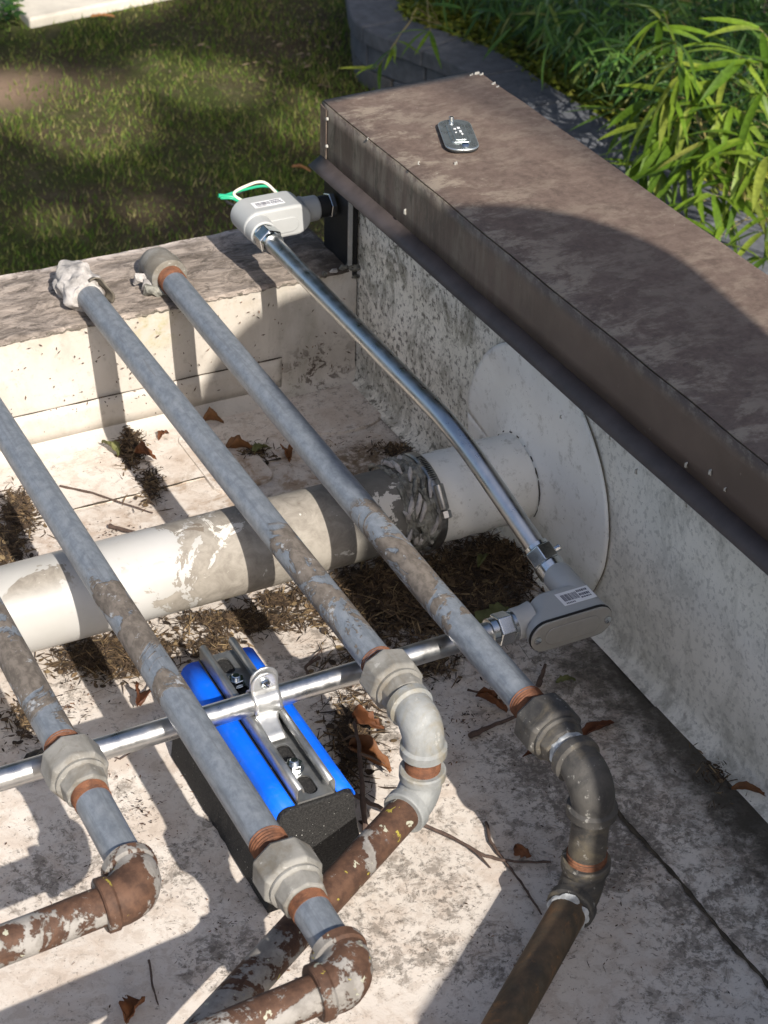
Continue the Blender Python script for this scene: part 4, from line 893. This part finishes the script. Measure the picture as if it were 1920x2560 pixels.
def strips(spots, name, mat, label, cat):
    """many small curled bits, each its own island of one mesh"""
    vs = []; fs = []
    for (vx, vy, rx, ry, n, h, L0, L1, w) in spots:
        for _ in range(int(n * 1.7)):
            a = random.uniform(0, 2 * math.pi); q = abs(random.gauss(0, .62)); px = vx + rx * q * math.cos(a); py = vy + ry * q * math.sin(a)
            p = at(px, py, z=0.)
            if p.x > -.006: continue
            if p.y > PY0 - .006: p.y = PY0 - .006 - random.random() * .02
            p.z = .0025 + h * .6 * random.random() ** 1.8 * max(0, 1 - q * .75); L = random.uniform(L0 * .6, L1); yaw = random.uniform(0, 2 * math.pi); pit = random.gauss(0, .35)
            d = Vector((math.cos(yaw) * math.cos(pit), math.sin(yaw) * math.cos(pit), math.sin(pit))); sd = Vector((-math.sin(yaw), math.cos(yaw), random.uniform(-.7, .7))).normalized(); up = d.cross(sd); o = len(vs); ww = w * .62 * random.uniform(.4, 1.6) * (.75 if (fl := random.random()) > .22 else random.uniform(2.2, 4.2)); bd = random.uniform(-.3, .5) * L
            if fl < .22: L *= .38; bd *= .3; sd.z *= .4; sd.normalize()
            for i, t in enumerate((-.5, -.15, .2, .5)):
                c = p + d * L * t + up * bd * (.25 - t * t) + Vector((0, 0, max(0, -d.z * L * t) * .6)); f = (.4, 1, .9, .25)[i]
                vs.append(tuple(c + sd * ww * f)); vs.append(tuple(c - sd * ww * f))
            fs += [(o, o + 2, o + 3, o + 1), (o + 2, o + 4, o + 5, o + 3), (o + 4, o + 6, o + 7, o + 5)]
    g = G(); g.v = vs; g.f = fs; o = obj(name, g, mat, None, False, recalc=False, kind='stuff'); o['label'] = label; o['category'] = cat; return o
strips([(880, 1290, 190, 80, 5200, .034, .010, .034, .0016), (1075, 1215, 110, 50, 2400, .026, .010, .03, .0016), (1010, 1325, 130, 48, 1700, .020, .010, .03, .0016),
        (760, 1330, 60, 35, 500, .016, .008, .028, .0015), (230, 1425, 110, 45, 1500, .020, .008, .026, .0013), (520, 1345, 150, 24, 900, .012, .008, .026, .0013), (330, 1400, 200, 30, 500, .008, .006, .02, .0012), (600, 1300, 60, 22, 300, .012, .008, .024, .0013),
        (40, 1110, 45, 50, 700, .022, .008, .024, .0017), (15, 1185, 40, 60, 700, .02, .008, .024, .0017), (285, 975, 30, 45, 520, .020, .008, .026, .0018), (325, 1050, 28, 42, 300, .012, .008, .024, .0015), (262, 925, 14, 24, 140, .02, .006, .02, .0016),
        (545, 985, 50, 24, 240, .008, .006, .024, .0016), (800, 1430, 90, 40, 400, .008, .008, .026, .0014), (760, 1600, 60, 110, 520, .014, .008, .034, .0016), (930, 1440, 70, 35, 330, .008, .006, .022, .0014),
        (850, 975, 60, 18, 200, .006, .005, .016, .0014), (1560, 1660, 70, 90, 240, .006, .006, .018, .0014), (60, 1560, 60, 50, 260, .008, .005, .018, .0013), (470, 1250 + 150, 60, 40, 260, .012, .006, .02, .0013)],
       'leaf_litter', 'litter', 'brown leaf and needle litter lying in heaps on the roof', 'litter')
sp = []
for (vx, vy, rx, ry, n) in ((300, 1750, 300, 300, 420), (1000, 1560, 240, 180, 420), (1300, 1900, 300, 320, 380), (500, 2000, 420, 200, 160), (700, 960, 260, 60, 230), (220, 1000, 240, 140, 130), (250, 1150, 260, 70, 200), (1150, 2050, 200, 160, 90), (800, 1480, 160, 100, 250), (150, 1530, 150, 80, 260)):
    sp.append((vx, vy, rx, ry, int(n * .42), .002, .0012, .0045, .0012))
strips(sp, 'roof_grit', 'crumb', 'scattered dark crumbs and flecks on the pale roof', 'grit')
# bits stuck to the faces of the parapets
vs = []; fs = []
for _ in range(330):
    if _ < 150: p = at(random.gauss(800, 22), random.gauss(820, 34), y=PY0 - .0075)
    else: p = at(random.uniform(20, 760), random.uniform(640, 900), y=PY0 - .0055)
    if p.z > PZ - .006 or p.z < .02 or p.x > -.012: continue
    L = random.uniform(.001, .004) * (1.9 if _ < 150 else 1); a = random.uniform(0, 6.28); o = len(vs)
    for dx, dz in ((-L, 0), (0, -.0009), (L, 0), (0, .0009)): vs.append((p.x + dx * math.cos(a) - dz * math.sin(a), p.y + random.uniform(0, .001), p.z + dx * math.sin(a) + dz * math.cos(a)))
    fs.append((o, o + 1, o + 2, o + 3))
g = G(); g.v = vs; g.f = fs; o = obj('wall_specks', g, 'crumb', None, recalc=False, kind='stuff'); o['label'] = 'dark flecks clinging to the white back parapet'; o['category'] = 'debris'

# ================================================================== GARDEN: RETAINING WALL
rw = thing('retaining_wall', 'curved grey block retaining wall with smooth cap stones below the bamboo', 'wall', (2.5, 4, GZ))
pxs = [(742, -60), (748, -18), (758, 35), (790, 62), (835, 82), (905, 106), (990, 142), (1080, 205), (1205, 283), (1345, 372), (1462, 450), (1590, 548), (1700, 632), (1900, 790)]
fr = [at(a, b, z=BZ) for a, b in pxs]
# smooth centre line, resampled
def resample(P, step):
    Q = []
    for i in range(len(P) - 1):
        p0 = P[max(i - 1, 0)]; p1 = P[i]; p2 = P[i + 1]; p3 = P[min(i + 2, len(P) - 1)]
        for k in range(12):
            t = k / 12; Q.append(.5 * ((2 * p1) + (p2 - p0) * t + (2 * p0 - 5 * p1 + 4 * p2 - p3) * t * t + (3 * p1 - p0 - 3 * p2 + p3) * t ** 3))
    Q.append(P[-1]); out = [Q[0]]; acc = 0
    for i in range(1, len(Q)):
        seg = (Q[i] - Q[i - 1]).length; acc += seg
        if acc >= step: out.append(Q[i]); acc = 0
    return out
path = resample([Vector((p.x, p.y, 0)) for p in fr], .05)
def stone(i0, i1, z0, z1, inset, depth, name, mat, gap=.004):
    """one stone: follows the path between samples i0 and i1"""
    idx = list(range(i0, i1 + 1)); F = []; B = []
    for i in idx:
        t = (path[min(i + 1, len(path) - 1)] - path[max(i - 1, 0)]).normalized(); nrm = Vector((-t.y, t.x, 0))       # towards the planting bed (path runs towards the camera)
        e = t * (gap if i == i0 else -gap if i == i1 else 0)
        F.append(path[i] + nrm * inset + e); B.append(path[i] + nrm * (inset + depth) + e)
    poly = F + B[::-1]; g = G(); g.prism([(p.x, p.y, z0) for p in poly], (0, 0, z1 - z0)); o = obj(name, g, mat, rw, False, bevel=.008); return o
nS = len(path)
i = 0; k = 0
while i < nS - 7:
    stone(i, i + 6, BZ - .072, BZ, 0, .235, 'cap_stone', 'cblock', .0015); i += 6
for c, (zt, zb) in enumerate(((BZ - .076, BZ - .185), (BZ - .189, GZ - .03))):
    i = 0 if c == 0 else 3
    while i < nS - 7:
        stone(i, i + 6, zb, zt, .022 + .006 * random.random(), .2, 'wall_block', random.choice(('cblock', 'cblock', 'cblock2'))); i += 6
# planting bed
back = []
for i in range(nS):
    t = (path[min(i + 1, nS - 1)] - path[max(i - 1, 0)]).normalized(); back.append(path[i] + Vector((-t.y, t.x, 0)) * .225)
g = G(); vs = [(p.x, p.y, BZ - .045) for p in back] + [(p.x + 9, p.y + 2.5, BZ - .03) for p in back]; g.add(vs, [(i, i + 1, nS + i + 1, nS + i) for i in range(nS - 1)])
setting('planting_bed', g, 'soil')

# leaf shapes
def bleaf(droop, fold=.25, n=6, w=.12):
    g = G(); vs = []; fs = []
    for i in range(n + 1):
        t = i / n; ww = w * (math.sin(math.pi * min(1, (t * .92 + .06))) ** .75) * (1 - .35 * t) * .5; x = t; z = -droop * t * t
        if i == n: ww = .002
        vs += [(x, -ww, z + fold * ww), (x, 0, z), (x, ww, z + fold * ww)]
    for i in range(n): o = i * 3; fs += [(o, o + 3, o + 4, o + 1), (o + 1, o + 4, o + 5, o + 2)]
    return g.add(vs, fs)
BL = []
for q in range(5):
    gg = bleaf(.06 + .13 * q, .3, 6, .125 + .025 * (q % 3)); me = bpy.data.meshes.new('leaf'); me.from_pydata(gg.v, [], gg.f)
    for p in me.polygons: p.use_smooth = True
    me.materials.append(M['bamboo']); BL.append(me)
def place_leaf(root, p, yaw, pitch, L, roll=0.):
    o = bpy.data.objects.new('leaf', random.choice(BL)); COL.objects.link(o); o.parent = root; o.location = p - root.location; o.rotation_euler = (roll, -pitch, yaw); o.scale = (L, L, L)
def bamboo(label, base, tips):
    """tips: list of (vx, vy, z, leaf count, leaf length, mean yaw, spread)"""
    r = thing('bamboo_plant', label, 'bamboo', base, 'bamboo plants by the retaining wall'); b = Vector(base)
    for (vx, vy, z, n, L, my, spr) in tips:
        p = at(vx, vy, z=z); mid = (b + p) / 2 + Vector((random.uniform(-.05, .05), random.uniform(-.05, .05), .12)); P = [b.lerp(mid, i / 5) if i < 5 else mid.lerp(p, (i - 5) / 6) for i in range(12)]
        P = [q + Vector((random.uniform(-1, 1), random.uniform(-1, 1), 0)) * .006 for q in P[:-1]] + [p]
        g = G(); g.tube(P, [.0032 - .0002 * i for i in range(12)], 7); obj('cane', g, 'cane', r, True)
        for j in range(n):
            k = j / max(1, n - 1); q = P[-1].lerp(P[-3], k * 1.0 * random.random()); yaw = my + spr * (2 * k - 1) + random.gauss(0, .18)
            place_leaf(r, q, yaw, random.uniform(-.75, .45), L * random.uniform(.9, 1.4), random.uniform(-.5, .5))
    return r
# directions: yaw 0 = +X (right, away), pi/2 = +Y (up-left, away), -pi/2 = towards the camera
bamboo('bright tall bamboo sprig against the top edge, leftmost of the sunlit ones', (2.95, 3.9, BZ), [(1425, 40, -.72, 7, .16, -2.4, 2.4), (1460, 90, -.74, 7, .16, -2.6, 2.0), (1432, 20, -.70, 6, .15, 1.6, 1.4), (1470, 130, -.80, 8, .17, -2.3, 1.6)])
bamboo('dense sunlit bamboo in the middle of the bed with many drooping leaves', (2.95, 3.5, BZ), [(1480, 150, -.84, 10, .18, -2.2, 2.0), (1440, 200, -.92, 9, .18, -2.4, 1.6), (1390, 215, -1.0, 9, .17, -2.6, 1.5), (1330, 235, -1.08, 7, .17, -2.7, 1.2), (1500, 210, -.92, 8, .18, -2.0, 1.8), (1420, 270, -1.04, 9, .18, -2.2, 1.4)])
bamboo('bamboo leaning over the grey cap stones with long green leaves', (2.85, 3.3, BZ), [(1460, 290, -1.04, 9, .19, -2.2, 1.3), (1400, 330, -1.15, 7, .17, -2.5, 1.2), (1530, 300, -1.0, 9, .18, -1.9, 1.8), (1500, 350, -1.08, 8, .18, -2.2, 1.2), (1390, 360, -1.2, 6, .15, -2.6, 1.0)])
bamboo('bamboo at the right edge under the top corner', (3.1, 3.2, BZ), [(1560, 160, -.86, 8, .18, -1.6, 2.2), (1600, 120, -.80, 8, .18, -1.5, 2.4), (1640, 200, -.86, 8, .18, -2.0, 2.2), (1580, 230, -.92, 9, .18, -1.8, 2.0), (1640, 60, -.76, 7, .17, -1.4, 2.4)])
bamboo('bamboo at the right edge halfway down the bed', (2.95, 2.9, BZ), [(1610, 300, -.98, 9, .18, -2.0, 1.8), (1570, 340, -1.04, 9, .18, -2.1, 1.6), (1650, 340, -1.0, 8, .18, -1.8, 2.0), (1600, 390, -1.08, 8, .17, -2.0, 1.5)])
bamboo('brightest low bamboo sprig with broad leaves hanging over the brown cap', (2.75, 2.9, BZ), [(1535, 420, -1.12, 7, .17, -2.0, 1.8), (1548, 425, -1.13, 4, .16, -1.5, .6), (1500, 500, -1.2, 4, .13, 1.2, 1.2), (1545, 520, -1.2, 4, .15, 1.4, .7), (1470, 440, -1.18, 5, .13, -2.4, 1.0)])
bamboo('small bamboo sprig poking out low at the right edge', (2.7, 2.55, BZ), [(1640, 560, -1.2, 5, .15, 2.4, 1.2), (1640, 500, -1.18, 5, .15, -2.2, 1.4), (1655, 470, -1.14, 5, .15, -1.8, 1.2)])
bamboo('thin bamboo sprig hanging over the far bend of the retaining wall', (2.75, 5.35, BZ), [(850, 105, -1.40, 5, .12, -2.3, 1.0), (812, 148, -1.5, 5, .12, -2.3, .8), (930, 70, -1.34, 5, .13, -2.4, 1.2)])
# thicket behind, ground cover
def mass(name, mat, pts, yaws, pits, Ls, template, label, cat):
    tv = np.array(template.v); nt = len(tv); n = len(pts); A = np.empty((n * nt, 3))
    for i in range(n):
        Rm = np.array(Matrix.Rotation(yaws[i], 3, 'Z') @ Matrix.Rotation(-pits[i], 3, 'Y') @ Matrix.Rotation(random.uniform(-.8, .8), 3, 'X')); A[i * nt:(i + 1) * nt] = tv @ Rm.T * Ls[i] + np.array(pts[i])
    F = [tuple(k + i * nt for k in f) for i in range(n) for f in template.f]
    me = bpy.data.meshes.new(name); me.from_pydata(A.tolist(), [], F); me.materials.append(M[mat]); o = bpy.data.objects.new(name, me); COL.objects.link(o); o['kind'] = 'stuff'; o['label'] = label; o['category'] = cat; return o
pts = []; yw = []; pt = []; LL = []
tmp = bleaf(.22, .3, 4, .12)
for _ in range(6800):
    vx = random.uniform(850, 1720); vy = random.uniform(-80, 330)
    lim = np.interp(vx, [850, 1050, 1200, 1300, 1450, 1659, 1720], [8, 84, 165, 225, 290, 400, 430])
    if vy > lim - 80 + random.gauss(0, 16): continue
    z = random.uniform(-1.40, -1.0 if vx > 1150 else -1.2); p = at(vx, vy, z=z)
    if vx < 1150 and vy > lim - 50 and random.random() < .3: continue
    pts.append(p); yw.append(random.gauss(-2.2, 1.2)); pt.append(random.uniform(-.9, .35)); LL.append(random.uniform(.09, .17))
mass('bamboo_thicket', 'thicket', pts, yw, pt, LL, tmp, 'dense dark bamboo foliage filling the planting bed', 'bamboo')
pts = []; yw = []; pt = []; LL = []; tc = bleaf(.1, .2, 2, .75)
for _ in range(16000):
    i = random.randrange(nS); d = random.uniform(.005, .55) ** 1.2; p = back[i] + Vector((random.uniform(-.05, .05) + d, random.uniform(-.05, .05), 0))
    p.z = BZ - .045 + random.random() * .055; pts.append(p); yw.append(random.uniform(0, 6.28)); pt.append(random.uniform(-.3, .7)); LL.append(random.uniform(.016, .036))
mass('ground_cover', 'cover', pts, yw, pt, LL, tc, 'low yellow-green ground cover behind the cap stones', 'ground cover')

# ================================================================== LAWN DETAIL
nb = 90000; vs = np.empty((nb * 3, 3)); xs = rng.uniform(.1, 3.3, nb); ys = rng.uniform(3.9, 8.4, nb)
keep = np.ones(nb, bool)
for i in range(nb):
    d = mnoise.noise(Vector((xs[i] * 1.1, ys[i] * 1.1, 4))) + .5 * mnoise.noise(Vector((xs[i] * 4, ys[i] * 4, 8)))
    bare = math.exp(-(((xs[i] - 1.05) / .4) ** 2 + ((ys[i] - 6.15) / .35) ** 2)) + math.exp(-(((xs[i] - 1.5) / .5) ** 2 + ((ys[i] - 7.3) / .6) ** 2)) * .6
    if rng.random() > .62 + d * .75 - bare * .8: keep[i] = False
a = rng.uniform(0, 6.28, nb); h = rng.uniform(.010, .032, nb) * (1 + .5 * np.sin(xs * 9) * np.sin(ys * 7)); w = .0030; le = rng.normal(0, .014, (nb, 2))
vs[0::3] = np.c_[xs - w * np.cos(a), ys - w * np.sin(a), np.full(nb, GZ - .005)]; vs[1::3] = np.c_[xs + w * np.cos(a), ys + w * np.sin(a), np.full(nb, GZ - .005)]; vs[2::3] = np.c_[xs + le[:, 0], ys + le[:, 1], GZ + h]
ki = np.nonzero(keep)[0]
me = bpy.data.meshes.new('grass'); me.from_pydata(vs.tolist(), [], [(3 * i, 3 * i + 1, 3 * i + 2) for i in ki.tolist()]); me.materials.append(M['grass']); o = bpy.data.objects.new('grass', me); COL.objects.link(o)
o['kind'] = 'stuff'; o['label'] = 'thin patchy mown grass on the shaded lawn'; o['category'] = 'grass'
pts = []; yw = []; pt = []; LL = []; tl = bleaf(.15, .3, 3, .28)
for _ in range(170):
    vx = random.uniform(300, 760); vy = random.uniform(0, 200)
    if random.random() > (vx - 250) / 520: continue
    p = at(vx, vy, z=GZ + .02); pts.append(p); yw.append(random.uniform(0, 6.28)); pt.append(random.uniform(-.1, .2)); LL.append(random.uniform(.018, .045))
mass('fallen_leaves', 'lawnleaf', pts, yw, pt, LL, tl, 'pale dry leaves scattered on the lawn near the retaining wall', 'leaves')
for lab, vx, vy, L, yw_ in (('orange strip of bark on the lawn left of the brown cap', 650, 365, .085, -.9), ('pale strip of bark on the lawn near the white slab', 222, 36, .11, -.35)):
    p = at(vx, vy, z=GZ + .025); o = obj('bark_strip', leafmesh(L, .018, .6, .004, jag=.3), 'orange', None, True); md = o.modifiers.new('thickness', 'SOLIDIFY'); md.thickness = .002; o.location = p; o.rotation_euler = (0, 0, yw_); tag(o, lab, 'bark')
# pale slab at the top left corner
zs = GZ + .045; c0 = at(63, 40, z=zs); c1 = at(300, -8, z=zs); c2 = at(28, 2, z=zs); u1 = (c1 - c0).normalized(); u2 = (c2 - c0).normalized()
sb = thing('concrete_slab', 'pale concrete slab corner at the top left of the lawn', 'slab', (c0.x, c0.y, GZ))
g = G(); g.prism([(q.x, q.y, GZ - .02) for q in (c0, c0 + u1 * 2.4, c0 + u1 * 2.4 + u2 * 1.6, c0 + u2 * 1.6)], (0, 0, zs - GZ + .02)); obj('slab', g, 'slab', sb, False, bevel=.012)
sh = thing('small_shrub', 'small green shrub in front of a pale stone at the top left corner', 'shrub', tuple(at(10, 40, z=GZ)))
pts = []; F = []; A = []
gg = G()
for _ in range(160):
    p = at(random.gauss(14, 14), random.gauss(14, 14), z=GZ + random.uniform(.02, .18)); q = random.uniform(0, 6.28); L = random.uniform(.02, .05); d = Vector((math.cos(q), math.sin(q), random.uniform(-.3, .6))) * L; s2 = Vector((-math.sin(q), math.cos(q), .2)) * L * .35
    gg.add([p, p + d * .5 + s2, p + d, p + d * .5 - s2], [(0, 1, 2, 3)])
obj('foliage', gg, 'thicket', sh, recalc=False)
ps0 = at(4, 22, z=GZ); g = G(); g.tube([ps0 + Vector((0, 0, -.02)), ps0 + Vector((0, .01, .03)), ps0 + Vector((.01, .02, .08)), ps0 + Vector((.01, .02, .10))], [.06, .075, .06, .02], 12, wob=.4, wf=12); tag(obj('pale_stone', g, 'slab', None, True), 'pale rounded stone at the very top left corner', 'stone')

# ================================================================== OUT OF FRAME: an added shadow caster and the trees
# added unseen mushroom shape, outlined to cast the curved shade on cap and roof
EY0 = -1.3; EDX = .054 * (EY0 + 1); EDZ = -.77 * (EY0 + 1)
ef = thing('shadow_caster', 'unseen mushroom-shaped shadow caster added beside the side wall', 'shadow caster', (-.27 + EDX, EY0, 0))
g = G(); g.box((-.270 + EDX, EY0 - .2, (.40 + EDZ) / 2), (.46, .40, .40 + EDZ)); obj('curb', g, 'caster', ef, bevel=.006)
g = G(); vs = [(-.500, -.4, .402), (-.040, -.4, .402), (-.040, .0, .402), (-.500, .0, .402), (-.325, -.30, .53), (-.075, -.30, .53), (-.075, -.04, .53), (-.325, -.04, .53)]
vs = [(a + EDX, EY0 + b, c + EDZ) for a, b, c in vs]
g.add(vs, [(0, 1, 2, 3), (4, 5, 6, 7), (0, 1, 5, 4), (1, 2, 6, 5), (2, 3, 7, 6), (3, 0, 4, 7)]); obj('skirt', g, 'caster', ef)
g = G(); g.tube([(-.195 + EDX, EY0 - .16, .52 + EDZ), (-.195 + EDX, EY0 - .12, .70 + EDZ), (-.175 + EDX, EY0 - .04, 1.06 + EDZ)], [.128, .128, .13], 40); obj('throat', g, 'caster', ef, True)
g = G(); q = []; rr = []
for i in range(15):
    t = i / 14; a = t * math.pi / 2; q.append((-.145 + EDX, EY0, 1.20 + EDZ + .125 * math.sin(a))); rr.append(.192 * math.cos(a) + .002)
g.tube([(-.150 + EDX, EY0, 1.03 + EDZ), (-.150 + EDX, EY0, 1.05 + EDZ), (-.146 + EDX, EY0, 1.12 + EDZ)] + q, [.185, .190, .191] + rr, 48); obj('hood', g, 'caster', ef, True)

# trees that shade the lawn
def tree(label, base, top, crown_pts, size, group='trees round the building'):
    r = thing('tree', label, 'tree', base, group); b = Vector(base); t = Vector(top)
    g = G(); P = [b.lerp(t, i / 8) + Vector((.12 * math.sin(i * 1.3), .1 * math.cos(i), 0)) * (i / 8) for i in range(9)]; g.tube(P, [.17 - .013 * i for i in range(9)], 12, wob=.2, wf=4)
    for _ in range(14):
        e = Vector(random.choice(crown_pts)); s = P[random.randint(4, 8)]; g.tube([s, s.lerp(e, .5) + Vector((0, 0, .15)), e], [.05, .03, .01], 6)
    obj('trunk', g, 'bark', r, True); vs = []; fs = []
    for p in crown_pts:
        L = size * random.uniform(.6, 1.3); d = Vector((random.gauss(0, 1), random.gauss(0, 1), random.gauss(0, .6))).normalized(); s = d.cross(Vector((random.gauss(0, 1), random.gauss(0, 1), random.gauss(0, 1)))).normalized(); p = Vector(p); o = len(vs)
        for q in (p - d * L, p + s * L * .5, p + d * L, p - s * L * .5): vs.append(tuple(q - Vector((0, 0, 0))))
        fs.append((o, o + 1, o + 2, o + 3))
    g = G(); g.v = vs; g.f = fs; obj('crown', g, 'treeleaf', r, recalc=False)
holes = [(.76, 2.84, .20, .22), (.93, 2.58, .20, .22), (1.08, 2.80, .16, .12), (1.42, 2.86, .12, .14), (1.58, 2.70, .20, .16), (1.74, 2.40, .13, .22), (1.86, 2.12, .10, .16), (1.05, 3.78, .30, .26), (1.45, 3.72, .28, .24), (.35, 2.95, .3, .25), (.9, 1.9, .08, .06), (.55, 1.95, .09, .05), (1.33, 2.1, .06, .05)]
cr = []
while len(cr) < 20000:
    uu = random.uniform(-.4, 3.6); ww = random.uniform(1.5, 4.6)
    if uu > 1.75 and ww < 2.0 + .35 * mnoise.noise(Vector((uu * 3, ww * 3, 0))): continue
    if uu > 2.3 and mnoise.noise(Vector((uu * 2.2, ww * 2.2, 5))) > .1 and ww < 2.6: continue
    inside = False
    for (a, b, c, d) in holes:
        q = ((uu - a) / c) ** 2 + ((ww - b) / d) ** 2
        if q < 1.9 + .5 * mnoise.noise(Vector((uu * 9, ww * 9, 1))): inside = True; break
    if inside: continue
    yy = random.uniform(-8.0, -6.6); cr.append((uu + .054 * yy, yy, ww - .77 * yy))
tree('tall broadleaf tree standing behind the viewer on the sunny side', (.65, -7.4, GZ), (.9, -7.3, 7.6), cr, .055)
cr = []
for c, rad, n in (((2.2, 6.2, 4.0), (3.6, 3.6, 1.4), 8500), ((5.5, 6.0, 3.2), (2.2, 3.0, 1.6), 3000), ((-1.5, 9.0, 4.0), (2.6, 2.2, 2.0), 1800)):
    for _ in range(n):
        d = Vector((random.gauss(0, 1), random.gauss(0, 1), random.gauss(0, 1))).normalized() * random.random() ** .4; cr.append((c[0] + d.x * rad[0], c[1] + d.y * rad[1], c[2] + d.z * rad[2]))
tree('broad tree overhanging the lawn from beyond the white slab', (.2, 10.5, GZ), (1.2, 9.0, 3.6), cr, .28)
